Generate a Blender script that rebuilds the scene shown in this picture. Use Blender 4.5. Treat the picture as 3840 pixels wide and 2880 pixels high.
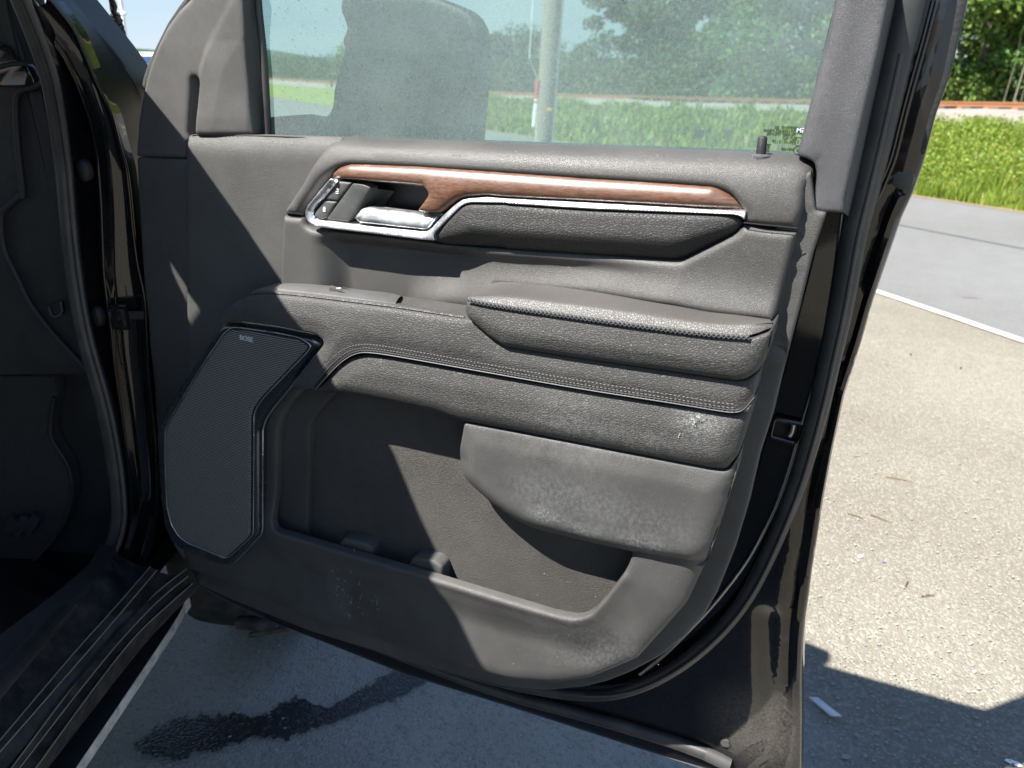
import bpy, bmesh, math, random
import numpy as np
from mathutils import Vector, Matrix, noise
from mathutils.geometry import delaunay_2d_cdt
random.seed(7); rng = np.random.default_rng(7)
for o in list(bpy.data.objects): bpy.data.objects.remove(o)
COL = bpy.context.scene.collection
SC = bpy.context.scene

# ------------------------------------------------------------------ camera
PW, PH, FPX = 3840., 2880., 2800.
p, r = math.radians(22.7), math.radians(1.0)
fwd = np.array([0, math.cos(p), -math.sin(p)]); rt0 = np.array([1., 0, 0]); up0 = np.cross(rt0, fwd)
CR = math.cos(r)*rt0 + math.sin(r)*up0
CU = -math.sin(r)*rt0 + math.cos(r)*up0
CC = np.array([0, 0, 1.6])
cam = bpy.data.cameras.new('camera'); camo = bpy.data.objects.new('camera', cam); COL.objects.link(camo)
cam.sensor_width = 36; cam.lens = FPX/PW*36; cam.clip_start = .02; cam.clip_end = 3000
M = Matrix([[CR[i], CU[i], -fwd[i], CC[i]] for i in range(3)]+[[0, 0, 0, 1]])
camo.matrix_world = M
cam.dof.use_dof = True; cam.dof.focus_distance = 1.15; cam.dof.aperture_fstop = 5.6
SC.camera = camo

# ------------------------------------------------------------------ frames: the door plane and the truck
DAZ = math.radians(113.8)
Dv = np.array([math.sin(DAZ), math.cos(DAZ), 0.])           # along the open door, hinge -> latch
Nv = np.array([Dv[1], -Dv[0], 0.])                          # out of the trim, into the cab side
P0 = np.array([0, 1.08, 0.])
Fv = np.array([math.sin(math.radians(3)), math.cos(math.radians(3)), 0.]); Rv = np.array([Fv[1], -Fv[0], 0.])
Zv = np.array([0, 0, 1.])
SUN = Nv*.79 + Dv*(-.65) + Zv*1.49; SUN = SUN/np.linalg.norm(SUN)

# ------------------------------------------------------------------ light
SC.view_settings.view_transform = 'Standard'; SC.view_settings.look = 'None'
SC.view_settings.gamma = 1; SC.view_settings.use_curve_mapping = False
SC.view_settings.exposure = 1.72
SC.cycles.max_bounces = 8; SC.cycles.transparent_max_bounces = 12
SC.cycles.sample_clamp_indirect = 6
W = bpy.data.worlds.new('World'); SC.world = W; W.use_nodes = True
wt = W.node_tree; wt.nodes.clear()
def N(t, typ, **kw):
    n = t.nodes.new(typ)
    for k, v in kw.items(): setattr(n, k, v)
    return n
sky = N(wt, 'ShaderNodeTexSky', sky_type='NISHITA', sun_disc=False)
sky.sun_elevation = math.asin(SUN[2]); sky.sun_rotation = math.atan2(SUN[0], SUN[1])
sky.air_density = .8; sky.altitude = 600; sky.dust_density = .1; sky.ozone_density = 1.3
bg = N(wt, 'ShaderNodeBackground'); bg.inputs[1].default_value = .082
tc = N(wt, 'ShaderNodeTexCoord'); mp = N(wt, 'ShaderNodeMapping'); mp.inputs['Scale'].default_value = (1.6, 1.6, 7)
cn = N(wt, 'ShaderNodeTexNoise'); cn.inputs['Scale'].default_value = 2.2; cn.inputs['Detail'].default_value = 8
cr = N(wt, 'ShaderNodeValToRGB'); cr.color_ramp.elements[0].position = .47; cr.color_ramp.elements[1].position = .72
sx = N(wt, 'ShaderNodeSeparateXYZ'); el = N(wt, 'ShaderNodeMapRange')
el.inputs[1].default_value = .0; el.inputs[2].default_value = .082; el.inputs[3].default_value = 1; el.inputs[4].default_value = .08
mu = N(wt, 'ShaderNodeMath', operation='MULTIPLY'); mx = N(wt, 'ShaderNodeMix', data_type='RGBA')
mx.inputs[7].default_value = (3.6, 3.65, 3.8, 1)
ou = N(wt, 'ShaderNodeOutputWorld')
L = wt.links.new
L(tc.outputs['Generated'], mp.inputs[0]); L(mp.outputs[0], cn.inputs[0]); L(cn.outputs[0], cr.inputs[0])
L(tc.outputs['Generated'], sx.inputs[0]); L(sx.outputs[2], el.inputs[0]); L(cr.outputs[0], mu.inputs[0]); L(el.outputs[0], mu.inputs[1])
L(mu.outputs[0], mx.inputs[0]); vmn = N(wt, 'ShaderNodeVectorMath', operation='MINIMUM'); vmn.inputs[1].default_value = (2.35, 3.05, 3.6); L(sky.outputs[0], vmn.inputs[0]); L(vmn.outputs[0], mx.inputs[6]); L(mx.outputs[2], bg.inputs[0]); L(bg.outputs[0], ou.inputs[0])
sl = bpy.data.lights.new('sun', 'SUN'); sl.energy = 5.0; sl.angle = math.radians(.53); sl.color = (1, .965, .905)
so = bpy.data.objects.new('sun', sl); COL.objects.link(so)
so.rotation_euler = Vector(SUN).to_track_quat('Z', 'Y').to_euler()

# ------------------------------------------------------------------ picture <-> place
def ray(x, y): return fwd*FPX + CR*(x-PW/2) - CU*(y-PH/2)
def hitp(x, y, P, n):
    d = ray(x, y); return CC + d*(np.dot(P-CC, n)/np.dot(d, n))
def onD(x, y, w=0.):                                         # pixel -> (u, v) on the door plane at depth w
    P = hitp(x, y, P0+Nv*w, Nv); return (float((P-P0)@Dv), float(P[2]))
def DW(u, v, w): return P0 + Dv*u + Nv*w + Zv*v
def PD(x, y, w): return DW(*onD(x, y, w), w)
def PR(x, y, r): return hitp(x, y, Rv*r, Rv)                 # on the truck's plane r = const
def PF(x, y, f): return hitp(x, y, Fv*f, Fv)
def PZ(x, y, z=0.): return hitp(x, y, Zv*z, Zv)
def V(r, f, z): return Rv*r + Fv*f + Zv*z
def Z(x0, y0, pts, s=2.212): return [(x0+q[0]/s, y0+q[1]/s)+tuple(q[2:]) for q in pts]

# ------------------------------------------------------------------ materials
MATS = {}
def base(name, col, rough=.5, metal=0., coat=0., spec=.5):
    m = bpy.data.materials.new(name); m.use_nodes = True; t = m.node_tree
    b = t.nodes['Principled BSDF']; b.inputs['Base Color'].default_value = (*col, 1)
    b.inputs['Roughness'].default_value = rough; b.inputs['Metallic'].default_value = metal
    b.inputs['Coat Weight'].default_value = coat; b.inputs['Coat Roughness'].default_value = .03
    b.inputs['Specular IOR Level'].default_value = spec
    MATS[name] = m; return m, t, b
def texco(t, scale=(1, 1, 1), rot=(0, 0, 0)):
    a = N(t, 'ShaderNodeTexCoord'); m = N(t, 'ShaderNodeMapping'); m.inputs['Scale'].default_value = scale; m.inputs['Rotation'].default_value = rot
    t.links.new(a.outputs['Object'], m.inputs[0]); return m.outputs[0]
def noise_n(t, co, scale, detail=4, rough=.55):
    n = N(t, 'ShaderNodeTexNoise'); n.inputs['Scale'].default_value = scale; n.inputs['Detail'].default_value = detail; n.inputs['Roughness'].default_value = rough
    t.links.new(co, n.inputs[0]); return n.outputs[0]
def ramp(t, fac, stops):
    n = N(t, 'ShaderNodeValToRGB'); e = n.color_ramp.elements
    while len(e) < len(stops): e.new(.5)
    for i, (q, c) in enumerate(stops):
        e[i].position = q; e[i].color = (*c, 1) if len(c) == 3 else c
    t.links.new(fac, n.inputs[0]); return n.outputs[0]
def g(v): return (v, v, v)
def mixc(t, fac, a, b, mode='MIX'):
    n = N(t, 'ShaderNodeMix', data_type='RGBA', blend_type=mode)
    for i, s in ((0, fac), (6, a), (7, b)):
        if isinstance(s, (int, float)): n.inputs[i].default_value = s
        elif isinstance(s, tuple): n.inputs[i].default_value = (*s, 1)
        else: t.links.new(s, n.inputs[i])
    return n.outputs[2]
def mth(t, op, a, b=0.):
    n = N(t, 'ShaderNodeMath', operation=op)
    for i, s in ((0, a), (1, b)):
        if isinstance(s, (int, float)): n.inputs[i].default_value = s
        else: t.links.new(s, n.inputs[i])
    return n.outputs[0]
def bump(t, b, h, strength, dist=.001, prev=None):
    n = N(t, 'ShaderNodeBump'); n.inputs['Strength'].default_value = strength; n.inputs['Distance'].default_value = dist
    t.links.new(h, n.inputs['Height'])
    if prev is not None: t.links.new(prev, n.inputs['Normal'])
    t.links.new(n.outputs[0], b.inputs['Normal']); return n.outputs[0]
def voro(t, co, scale, feature='DISTANCE_TO_EDGE', rnd=1.):
    n = N(t, 'ShaderNodeTexVoronoi', feature=feature); n.inputs['Scale'].default_value = scale; n.inputs['Randomness'].default_value = rnd
    t.links.new(co, n.inputs['Vector']); return n.outputs['Distance' if feature != 'F1c' else 'Color']
def blob(t, P, rad, sharp=.5, stretch=(1, 1, 1)):            # soft-edged mask round a world point
    a = N(t, 'ShaderNodeTexCoord'); m = N(t, 'ShaderNodeMapping', vector_type='POINT')
    m.inputs['Location'].default_value = [-P[i]*stretch[i]/rad for i in range(3)]; m.inputs['Scale'].default_value = [s/rad for s in stretch]
    t.links.new(a.outputs['Object'], m.inputs[0]); l = N(t, 'ShaderNodeVectorMath', operation='LENGTH'); t.links.new(m.outputs[0], l.inputs[0])
    n = N(t, 'ShaderNodeMapRange', interpolation_type='SMOOTHSTEP'); n.inputs[1].default_value = sharp; n.inputs[2].default_value = 1; n.inputs[3].default_value = 1; n.inputs[4].default_value = 0
    t.links.new(l.outputs['Value'], n.inputs[0]); return n.outputs[0]
def trim(name, col, rough, cell, amp, stretch=1., dust=.25, dirt=(), kind='leather', spec=.38):
    m, t, b = base(name, col, rough, spec=spec)
    co = texco(t, (1, 1, stretch))
    nz = noise_n(t, co, cell*.35, 3)
    wv = N(t, 'ShaderNodeVectorMath', operation='ADD'); sc = N(t, 'ShaderNodeVectorMath', operation='SCALE'); sc.inputs[3].default_value = 1.2/cell
    nn = N(t, 'ShaderNodeTexNoise'); nn.inputs['Scale'].default_value = cell*.5; t.links.new(co, nn.inputs[0])
    t.links.new(nn.outputs['Color'], sc.inputs[0]); t.links.new(co, wv.inputs[0]); t.links.new(sc.outputs[0], wv.inputs[1])
    v = voro(t, wv.outputs[0], cell)
    h = ramp(t, v, [(0, g(0)), (.12, g(.75)), (.45, g(1))]) if kind == 'leather' else ramp(t, v, [(0, g(0)), (.5, g(1))])
    fine = noise_n(t, co, cell*4, 2)
    hh = mth(t, 'ADD', mth(t, 'MULTIPLY', h, 1.), mth(t, 'MULTIPLY', fine, .25))
    bump(t, b, hh, 1., amp)
    big = noise_n(t, texco(t, (1, 1, 1)), 6, 6, .65)
    f = mth(t, 'MULTIPLY', ramp(t, big, [(.4, g(0)), (.75, g(1))]), dust)
    c = mixc(t, f, col, tuple(min(1, x*2.1+.03) for x in col))
    sp = ramp(t, noise_n(t, texco(t), 900, 1), [(.70, g(0)), (.76, g(1))])
    c = mixc(t, mth(t, 'MULTIPLY', sp, dust*.8), c, (.42, .40, .36))
    for (P, rad, stc, amt, sc_) in dirt:
        k = mth(t, 'MULTIPLY', blob(t, P, rad, .1, stc), ramp(t, noise_n(t, texco(t, (1, 1, .75)), sc_, 8, .75), [(.42, g(0)), (.68, g(1))]))
        c = mixc(t, mth(t, 'MULTIPLY', k, amt), c, (.42, .43, .43))
    t.links.new(c, b.inputs['Base Color'])
    rr = mth(t, 'ADD', mth(t, 'MULTIPLY', big, .2), rough-.08); t.links.new(rr, b.inputs['Roughness'])
    return m
SCUFF_I = [(PD(2150, 1590, .08), .10, (1, 1, 1.5), .16, 150), (PD(2620, 1580, .08), .05, (1, 1, 1), .35, 260), (PD(2420, 1680, .08), .09, (1, 1, 2), .15, 160)]
SCUFF_M = [(PD(2060, 1915, .06), .05, (1, 1, 2.2), .55, 260), (PD(2200, 1975, .06), .05, (1, 1, 2.2), .4, 200), (PD(2420, 2030, .06), .07, (1, 1, 2.4), .4, 260), (PD(2080, 1870, .08), .13, (1, 1, 2.2), .17, 160), (PD(2380, 1960, .08), .16, (1, 1, 2.4), .12, 180), (PD(2100, 1700, .08), .14, (1, 1, 1.2), .08, 90)]
SCUFF_L = [(PD(2250, 2480, .06), .20, (1, 1, 1.8), .18, 190), (PD(1250, 2250, .06), .05, (1, 1, .5), .25, 300)]
trim('leather_bolster', (0.0446, 0.0432, 0.0418), .52, 195, .0006, 1.8, .25)
trim('leather_insert', (0.0403, 0.0396, 0.0382), .52, 195, .0006, 1.8, .25, SCUFF_I)
trim('leather_pad', (.026, .0255, .025), .5, 240, .0004, 1.3, .08, spec=.3)
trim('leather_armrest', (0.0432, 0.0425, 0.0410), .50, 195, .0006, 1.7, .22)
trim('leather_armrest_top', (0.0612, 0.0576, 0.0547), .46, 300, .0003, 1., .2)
trim('vinyl_cap', (0.0518, 0.0497, 0.0475), .46, 420, .0002, 1.3, .25)
trim('vinyl_pocket', (0.0504, 0.0475, 0.0446), .50, 300, .0006, 1.5, .3)
trim('plastic_panel', (0.0562, 0.0554, 0.0533), .50, 520, .0004, 1., .3, kind='grain')
trim('plastic_lower', (0.0533, 0.0518, 0.0504), .46, 620, .00035, 1., .35, SCUFF_L, kind='grain')
trim('plastic_map', (0.0547, 0.0540, 0.0526), .46, 620, .00035, 1., .35, SCUFF_M, kind='grain')
trim('plastic_sail', (0.0684, 0.0662, 0.0641), .52, 900, .0003, 1., .4, kind='grain')
trim('plastic_frame', (0.0612, 0.0612, 0.0648), .5, 800, .0003, 1., .4, kind='grain')
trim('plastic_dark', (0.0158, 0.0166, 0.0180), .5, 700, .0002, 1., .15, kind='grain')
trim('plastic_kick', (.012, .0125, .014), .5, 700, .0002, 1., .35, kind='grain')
trim('plastic_switch', (0.0540, 0.0540, 0.0540), .45, 900, .0001, 1., .5, kind='grain')
def rubber(name, c=.028, r=.45):
    m, t, b = base(name, g(c), r)
    f = ramp(t, noise_n(t, texco(t), 18, 6), [(.4, g(0)), (.8, g(1))])
    t.links.new(mixc(t, mth(t, 'MULTIPLY', f, .5), g(c), (.10, .095, .085)), b.inputs['Base Color'])
    bump(t, b, noise_n(t, texco(t), 500, 2), .4, .0003)
rubber('rubber', .03, .42); rubber('rubber_soft', .05, .5); rubber('tyre_rubber', .007, .8)
def paint(name, dustc=.12):
    m, t, b = base(name, (.004, .004, .005), .3, coat=1., spec=.1)
    b.inputs['Coat Roughness'].default_value = .04
    co = texco(t)
    d = ramp(t, noise_n(t, co, 9, 7, .7), [(.45, g(0)), (.8, g(1))])
    s = ramp(t, noise_n(t, co, 700, 2), [(.66, g(0)), (.74, g(1))])
    f = mth(t, 'ADD', mth(t, 'MULTIPLY', d, dustc), mth(t, 'MULTIPLY', s, dustc*1.6))
    k = mth(t, 'MULTIPLY', blob(t, PD(2850, 2720, -.12), .13, .25), ramp(t, noise_n(t, co, 220, 8, .8), [(.35, g(.1)), (.7, g(1.))]))
    k2 = mth(t, 'MULTIPLY', blob(t, PD(3000, 2760, -.12), .12, .3), .2)
    f = mth(t, 'MINIMUM', mth(t, 'ADD', f, mth(t, 'MULTIPLY', mth(t, 'MAXIMUM', k, k2), .5)), 1.)
    t.links.new(mixc(t, f, (.004, .004, .005), (.16, .145, .125)), b.inputs['Base Color'])
    t.links.new(mth(t, 'ADD', mth(t, 'MULTIPLY', d, .12), .03), b.inputs['Coat Roughness'])
    bump(t, b, noise_n(t, co, 60, 2), .12, .001)
paint('paint', .035); base('paint_dull', (.004, .004, .005), .4, spec=.12); base('badge_grey', g(.55), .4); paint('paint_dusty', .5)
def chrome(name, rough=.16, col=(.72, .73, .75)):
    m, t, b = base(name, col, rough, metal=1.)
    d = ramp(t, noise_n(t, texco(t), 40, 7, .7), [(.42, g(0)), (.7, g(1))])
    t.links.new(mth(t, 'ADD', mth(t, 'MULTIPLY', d, .22), rough), b.inputs['Roughness'])
    t.links.new(mixc(t, mth(t, 'MULTIPLY', d, .35), col, (.45, .45, .46)), b.inputs['Base Color'])
chrome('chrome', .33, (.8, .81, .83)); chrome('satin_trim', .3, (.35, .36, .38)); chrome('accent', .3, (.75, .75, .76)); base('piping', g(.13), .45)
m, t, b = base('smoked_chrome', (.10, .11, .125), .28, metal=.85)
t.links.new(mth(t, 'ADD', mth(t, 'MULTIPLY', noise_n(t, texco(t), 30, 6), .25), .15), b.inputs['Roughness'])
m, t, b = base('wood', (.2, .08, .04), .36)
co = texco(t, (1, 1, 1)); a = N(t, 'ShaderNodeTexCoord'); mpw = N(t, 'ShaderNodeMapping')
mpw.inputs['Rotation'].default_value = (0, math.radians(1.5), math.radians(23.8)); mpw.inputs['Scale'].default_value = (9, 200, 560)
t.links.new(a.outputs['Object'], mpw.inputs[0])
gr = noise_n(t, mpw.outputs[0], 1.6, 6, .6); band = noise_n(t, co, 11, 3)
c = ramp(t, gr, [(.3, (.030, .012, .007)), (.5, (.10, .040, .022)), (.7, (.175, .075, .042))])
c = mixc(t, ramp(t, band, [(.35, g(0)), (.7, g(.6))]), c, (.07, .034, .022)); c = mixc(t, ramp(t, noise_n(t, mpw.outputs[0], .5, 4, .7), [(.4, g(0)), (.7, g(.3))]), c, (.22, .17, .13))
t.links.new(c, b.inputs['Base Color']); bump(t, b, gr, .5, .0002); b.inputs['Coat Weight'].default_value = .3; b.inputs['Coat Roughness'].default_value = .45
m, t, b = base('grille', (.05, .05, .05), .55, spec=.25)
a = N(t, 'ShaderNodeTexCoord'); mpg = N(t, 'ShaderNodeMapping'); mpg.inputs['Rotation'].default_value = (0, 0, math.radians(23.8)); t.links.new(a.outputs['Object'], mpg.inputs[0])
sp = N(t, 'ShaderNodeSeparateXYZ'); t.links.new(mpg.outputs[0], sp.inputs[0])
hz = mth(t, 'SINE', mth(t, 'MULTIPLY', sp.outputs[2], 2*math.pi*300)); vt = mth(t, 'SINE', mth(t, 'MULTIPLY', sp.outputs[0], 2*math.pi*300))
hh = mth(t, 'ADD', hz, mth(t, 'MULTIPLY', vt, .45)); bump(t, b, hh, .8, .0006)
t.links.new(mixc(t, ramp(t, hh, [(.0, g(1)), (.6, g(0))]), (.30, .29, .275), (.03, .03, .03)), b.inputs['Base Color'])
base('grille_rim', (.10, .105, .115), .35, spec=.7)
base('black_gap', g(.006), .7)
base('black_gloss', g(.01), .2, coat=.6)
base('icon_white', g(.75), .6)
base('thread_black', g(.012), .7); base('thread_light', g(.11), .6); base('bowl_black', g(.006), .5); base('thread_grey', g(.10), .6)
base('etch', g(.02), .7); base('etch_blue', (.01, .03, .14), .5)
base('cloth_mat', g(.016), .9)
m, t, b = base('carpet', g(.02), .95); bump(t, b, noise_n(t, texco(t), 350, 3), 1., .002)
m, t, b = base('muddy', (.05, .045, .04), .7)
t.links.new(mixc(t, ramp(t, noise_n(t, texco(t), 25, 6, .7), [(.4, g(0)), (.65, g(1))]), (.010, .010, .012), (.075, .06, .048)), b.inputs['Base Color'])
m, t, b = base('tan_edge', (.34, .28, .20), .6, metal=.3)
m, t, b = base('sill_metal', (.03, .028, .03), .3, coat=.9)
t.links.new(mixc(t, ramp(t, noise_n(t, texco(t), 30, 6, .7), [(.42, g(0)), (.75, g(.7))]), (.006, .006, .009), (.055, .052, .055)), b.inputs['Base Color'])
m, t, b = base('board_edge', (.50, .48, .45), .5, metal=.1)
t.links.new(mixc(t, ramp(t, noise_n(t, texco(t), 40, 6), [(.4, g(0)), (.7, g(1))]), (.75, .72, .66), (.45, .40, .35)), b.inputs['Base Color'])
base('mud_spot', (.26, .25, .2), .8); base('white_spot', (.34, .34, .33), .8); base('dark_speck', g(.01), .8)
# dusty glass: clear green-tinted pane under a film of dust
m = bpy.data.materials.new('dusty_glass'); m.use_nodes = True; t = m.node_tree; t.nodes.clear(); MATS['dusty_glass'] = m
tr = N(t, 'ShaderNodeBsdfTransparent'); tr.inputs[0].default_value = (.50, .67, .61, 1)
gl = N(t, 'ShaderNodeBsdfGlossy'); gl.inputs[1].default_value = .02
fr = N(t, 'ShaderNodeFresnel'); fr.inputs[0].default_value = 1.45
di = N(t, 'ShaderNodeBsdfDiffuse'); di.inputs[0].default_value = (.36, .46, .45, 1)
dl = N(t, 'ShaderNodeBsdfTranslucent'); dl.inputs[0].default_value = (.36, .46, .45, 1)
m1 = N(t, 'ShaderNodeMixShader'); m2 = N(t, 'ShaderNodeMixShader'); m3 = N(t, 'ShaderNodeMixShader'); om = N(t, 'ShaderNodeOutputMaterial')
t.links.new(mth(t, 'MULTIPLY', fr.outputs[0], .6), m1.inputs[0]); t.links.new(tr.outputs[0], m1.inputs[1]); t.links.new(gl.outputs[0], m1.inputs[2])
m3.inputs[0].default_value = .3; t.links.new(di.outputs[0], m3.inputs[1]); t.links.new(dl.outputs[0], m3.inputs[2])
co = texco(t); n1 = noise_n(t, co, 260, 8, .8); n2 = noise_n(t, co, 5, 5, .6)
film = mth(t, 'ADD', mth(t, 'MULTIPLY', ramp(t, n1, [(.35, g(0)), (.7, g(1))]), .20), mth(t, 'MULTIPLY', ramp(t, n2, [(.3, g(.5)), (.75, g(1))]), .35))
t.links.new(film, m2.inputs[0]); t.links.new(m1.outputs[0], m2.inputs[1]); t.links.new(m3.outputs[0], m2.inputs[2]); t.links.new(m2.outputs[0], om.inputs[0])
m = bpy.data.materials.new('clear_glass'); m.use_nodes = True; t = m.node_tree; t.nodes.clear(); MATS['clear_glass'] = m
tr = N(t, 'ShaderNodeBsdfTransparent'); tr.inputs[0].default_value = (.8, .86, .84, 1); gl = N(t, 'ShaderNodeBsdfGlossy'); gl.inputs[1].default_value = .01
m1 = N(t, 'ShaderNodeMixShader'); m1.inputs[0].default_value = .06; om = N(t, 'ShaderNodeOutputMaterial')
t.links.new(tr.outputs[0], m1.inputs[1]); t.links.new(gl.outputs[0], m1.inputs[2]); t.links.new(m1.outputs[0], om.inputs[0])
# grounds
def groundmat(name, cA, cB, stone, scale=1., wet_or_shade_lift=None, spk=.26):
    m, t, b = base(name, cA, .85, spec=.3)
    co = texco(t)
    big = ramp(t, noise_n(t, co, .9*scale, 6, .6), [(.35, g(0)), (.68, g(1))])
    mid = ramp(t, noise_n(t, co, 7*scale, 6, .65), [(.35, g(0)), (.7, g(1))])
    c = mixc(t, big, cA, cB); c = mixc(t, mth(t, 'MULTIPLY', mid, .35), c, tuple(x*.62 for x in cA))
    if wet_or_shade_lift: c = mixc(t, mth(t, 'MULTIPLY', blob(t, (-.35, 1.2, 0), 1.45, .55), ramp(t, noise_n(t, co, 4, 5, .6), [(.2, g(.7)), (.6, g(1))])), c, (.33, .315, .285))  # shaded ground beside the truck brightened in the colour itself
    v = N(t, 'ShaderNodeTexVoronoi'); v.inputs['Scale'].default_value = 130; t.links.new(co, v.inputs['Vector'])
    cs = N(t, 'ShaderNodeSeparateXYZ'); t.links.new(v.outputs['Color'], cs.inputs[0])
    c = mixc(t, mth(t, 'MULTIPLY', ramp(t, cs.outputs[0], [(.70, g(0)), (.78, g(1))]), spk), c, stone)
    c = mixc(t, mth(t, 'MULTIPLY', ramp(t, cs.outputs[1], [(.80, g(0)), (.86, g(1))]), spk), c, tuple(x*.35 for x in cA))
    fine = noise_n(t, co, 300, 4, .7)
    c = mixc(t, ramp(t, fine, [(.3, g(.35)), (.6, g(0))]), c, tuple(x*.5 for x in cA))
    t.links.new(c, b.inputs['Base Color'])
    hh = mth(t, 'ADD', mth(t, 'MULTIPLY', v.outputs['Distance'], -1.), mth(t, 'MULTIPLY', noise_n(t, co, 60, 5, .7), .6))
    bump(t, b, hh, .65, .005); return m, t, b
groundmat('lot', (.205, .186, .150), (.148, .130, .100), (.42, .41, .37), 1., wet_or_shade_lift=1)
groundmat('lot_near', (.20, .20, .195), (.24, .235, .225), (.55, .56, .57), 1.)
groundmat('asphalt', (.160, .160, .158), (.135, .134, .130), (.27, .27, .26), .6, spk=.2)
groundmat('verge', (.24, .18, .10), (.18, .14, .085), (.35, .28, .17), 2.)
groundmat('ballast', (.27, .24, .215), (.20, .175, .155), (.45, .43, .40), 1.)
m, t, b = base('road_paint', (.72, .70, .62), .7); c = ramp(t, noise_n(t, texco(t), 60, 6, .7), [(.3, (.22, .215, .19)), (.5, (.46, .45, .40))]); t.links.new(c, b.inputs['Base Color'])
m, t, b = base('wet_or_shade_lift', (.02, .021, .023), .4, spec=.5); co = texco(t)
at = N(t, 'ShaderNodeAttribute'); at.attribute_name = 'edge'
al = mth(t, 'ADD', at.outputs['Fac'], mth(t, 'MULTIPLY', mth(t, 'SUBTRACT', noise_n(t, co, 45, 8, .75), .5), 1.5))
t.links.new(ramp(t, al, [(.20, g(0)), (.30, g(1))]), b.inputs['Alpha'])
v = N(t, 'ShaderNodeTexVoronoi'); v.inputs['Scale'].default_value = 130; t.links.new(co, v.inputs['Vector']); cs = N(t, 'ShaderNodeSeparateXYZ'); t.links.new(v.outputs['Color'], cs.inputs[0])
t.links.new(mixc(t, ramp(t, cs.outputs[0], [(.78, g(0)), (.9, g(.5))]), (.016, .017, .019), (.10, .10, .10)), b.inputs['Base Color'])
bump(t, b, mth(t, 'MULTIPLY', v.outputs['Distance'], -1.), .5, .003)
m, t, b = base('grass_soil', (.11, .14, .03), .95); t.links.new(ramp(t, noise_n(t, texco(t), 2.5, 6, .7), [(.3, (.07, .10, .02)), (.6, (.17, .20, .045))]), b.inputs['Base Color'])
def leafmat(name, a, c, hl=None):
    m, t, b = base(name, a, .5, spec=.4)
    oi = N(t, 'ShaderNodeNewGeometry')
    rp = ramp(t, oi.outputs['Random Per Island'], [(0, a), (.6, c), (1, hl or c)]); t.links.new(rp, b.inputs['Base Color'])
    tl = N(t, 'ShaderNodeBsdfTranslucent'); t.links.new(rp, tl.inputs[0]); ms = N(t, 'ShaderNodeMixShader'); ms.inputs[0].default_value = .35
    o = t.nodes['Material Output']; t.links.new(b.outputs[0], ms.inputs[1]); t.links.new(tl.outputs[0], ms.inputs[2]); t.links.new(ms.outputs[0], o.inputs[0])
leafmat('grass_blade', (.07, .14, .012), (.19, .28, .025), (.36, .36, .09))
leafmat('leaf_maple', (.035, .09, .012), (.09, .17, .025), (.21, .28, .06))
leafmat('leaf_dark', (.018, .05, .015), (.04, .09, .025), (.08, .14, .03))
leafmat('leaf_mid', (.03, .09, .018), (.08, .18, .03), (.16, .28, .05))
base('bark', (.12, .10, .08), .9); base('pole_wood', (.20, .17, .14), .85); base('pole_metal', (.6, .62, .62), .5); base('white_paint', g(.75), .5)
base('rail_rust', (.26, .11, .05), .7); base('tie_wood', (.09, .07, .055), .9)
base('red_paint', (.45, .05, .04), .6); base('yellow_paint', (.6, .38, .03), .6); base('building_blue', (.16, .32, .60), .7); base('teal_paint', (.05, .12, .12), .4, coat=.5)
base('roof_white', (.8, .82, .85), .6)

# ------------------------------------------------------------------ object helpers
def link(name, me, mat, parent=None, label=None, kind=None):
    o = bpy.data.objects.new(name, me); COL.objects.link(o)
    if mat and not me.materials: me.materials.append(MATS[mat])
    if parent: o.parent = parent; o.matrix_parent_inverse = Matrix.Identity(4); o.location = offs.get(parent.name, Vector((0, 0, 0)))
    offs[o.name] = Vector((0, 0, 0))
    if label: o['label'] = label
    if kind: o['kind'] = kind
    return o
offs = {}
def thing(name, label, cat, loc=(0, 0, 0), group=None):
    o = bpy.data.objects.new(name, None); COL.objects.link(o); o.empty_display_size = .1
    o.location = loc; offs[o.name] = -Vector(loc); o['label'] = label; o['category'] = cat
    if group: o['group'] = group
    return o
def mesh(vs, fs, smooth=None):
    me = bpy.data.meshes.new('m'); me.from_pydata([tuple(map(float, v)) for v in vs], [], fs); me.update()
    bm = bmesh.new(); bm.from_mesh(me); bmesh.ops.recalc_face_normals(bm, faces=bm.faces); bm.to_mesh(me); bm.free()
    if smooth is not None:
        me.shade_smooth()
        if smooth < 179: me.set_sharp_from_angle(angle=math.radians(smooth))
    return me
def fillet(pts, rdef, closed=True, n=6):
    P = [np.array(q[:2], float) for q in pts]; R = [q[2] if len(q) > 2 else rdef for q in pts]; out = []
    m = len(P)
    for i in range(m):
        if not closed and i in (0, m-1): out.append(P[i]); continue
        a, b, c = P[i-1], P[i], P[(i+1) % m]; la, lc = np.linalg.norm(a-b), np.linalg.norm(c-b)
        d = min(R[i], .48*la, .48*lc)
        if d < .3: out.append(b); continue
        s, e = b+(a-b)/la*d, b+(c-b)/lc*d
        for k in range(n+1):
            q = k/n; out.append((1-q)**2*s+2*q*(1-q)*b+q*q*e)
    return out
def resample(P, step, closed=True):
    P = np.array(P, float)
    if closed: P = np.vstack([P, P[:1]])
    seg = np.linalg.norm(np.diff(P, axis=0), axis=1); keep = np.concatenate([[True], seg > 1e-7]); P = P[keep]
    seg = np.linalg.norm(np.diff(P, axis=0), axis=1); s = np.concatenate([[0], np.cumsum(seg)]); n = max(4, int(s[-1]/step))
    q = np.linspace(0, s[-1], n+1)
    # keep corners: snap nearest samples to the original vertices
    out = np.stack([np.interp(q, s, P[:, k]) for k in range(P.shape[1])], 1)
    return out[:-1] if closed else out
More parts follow.
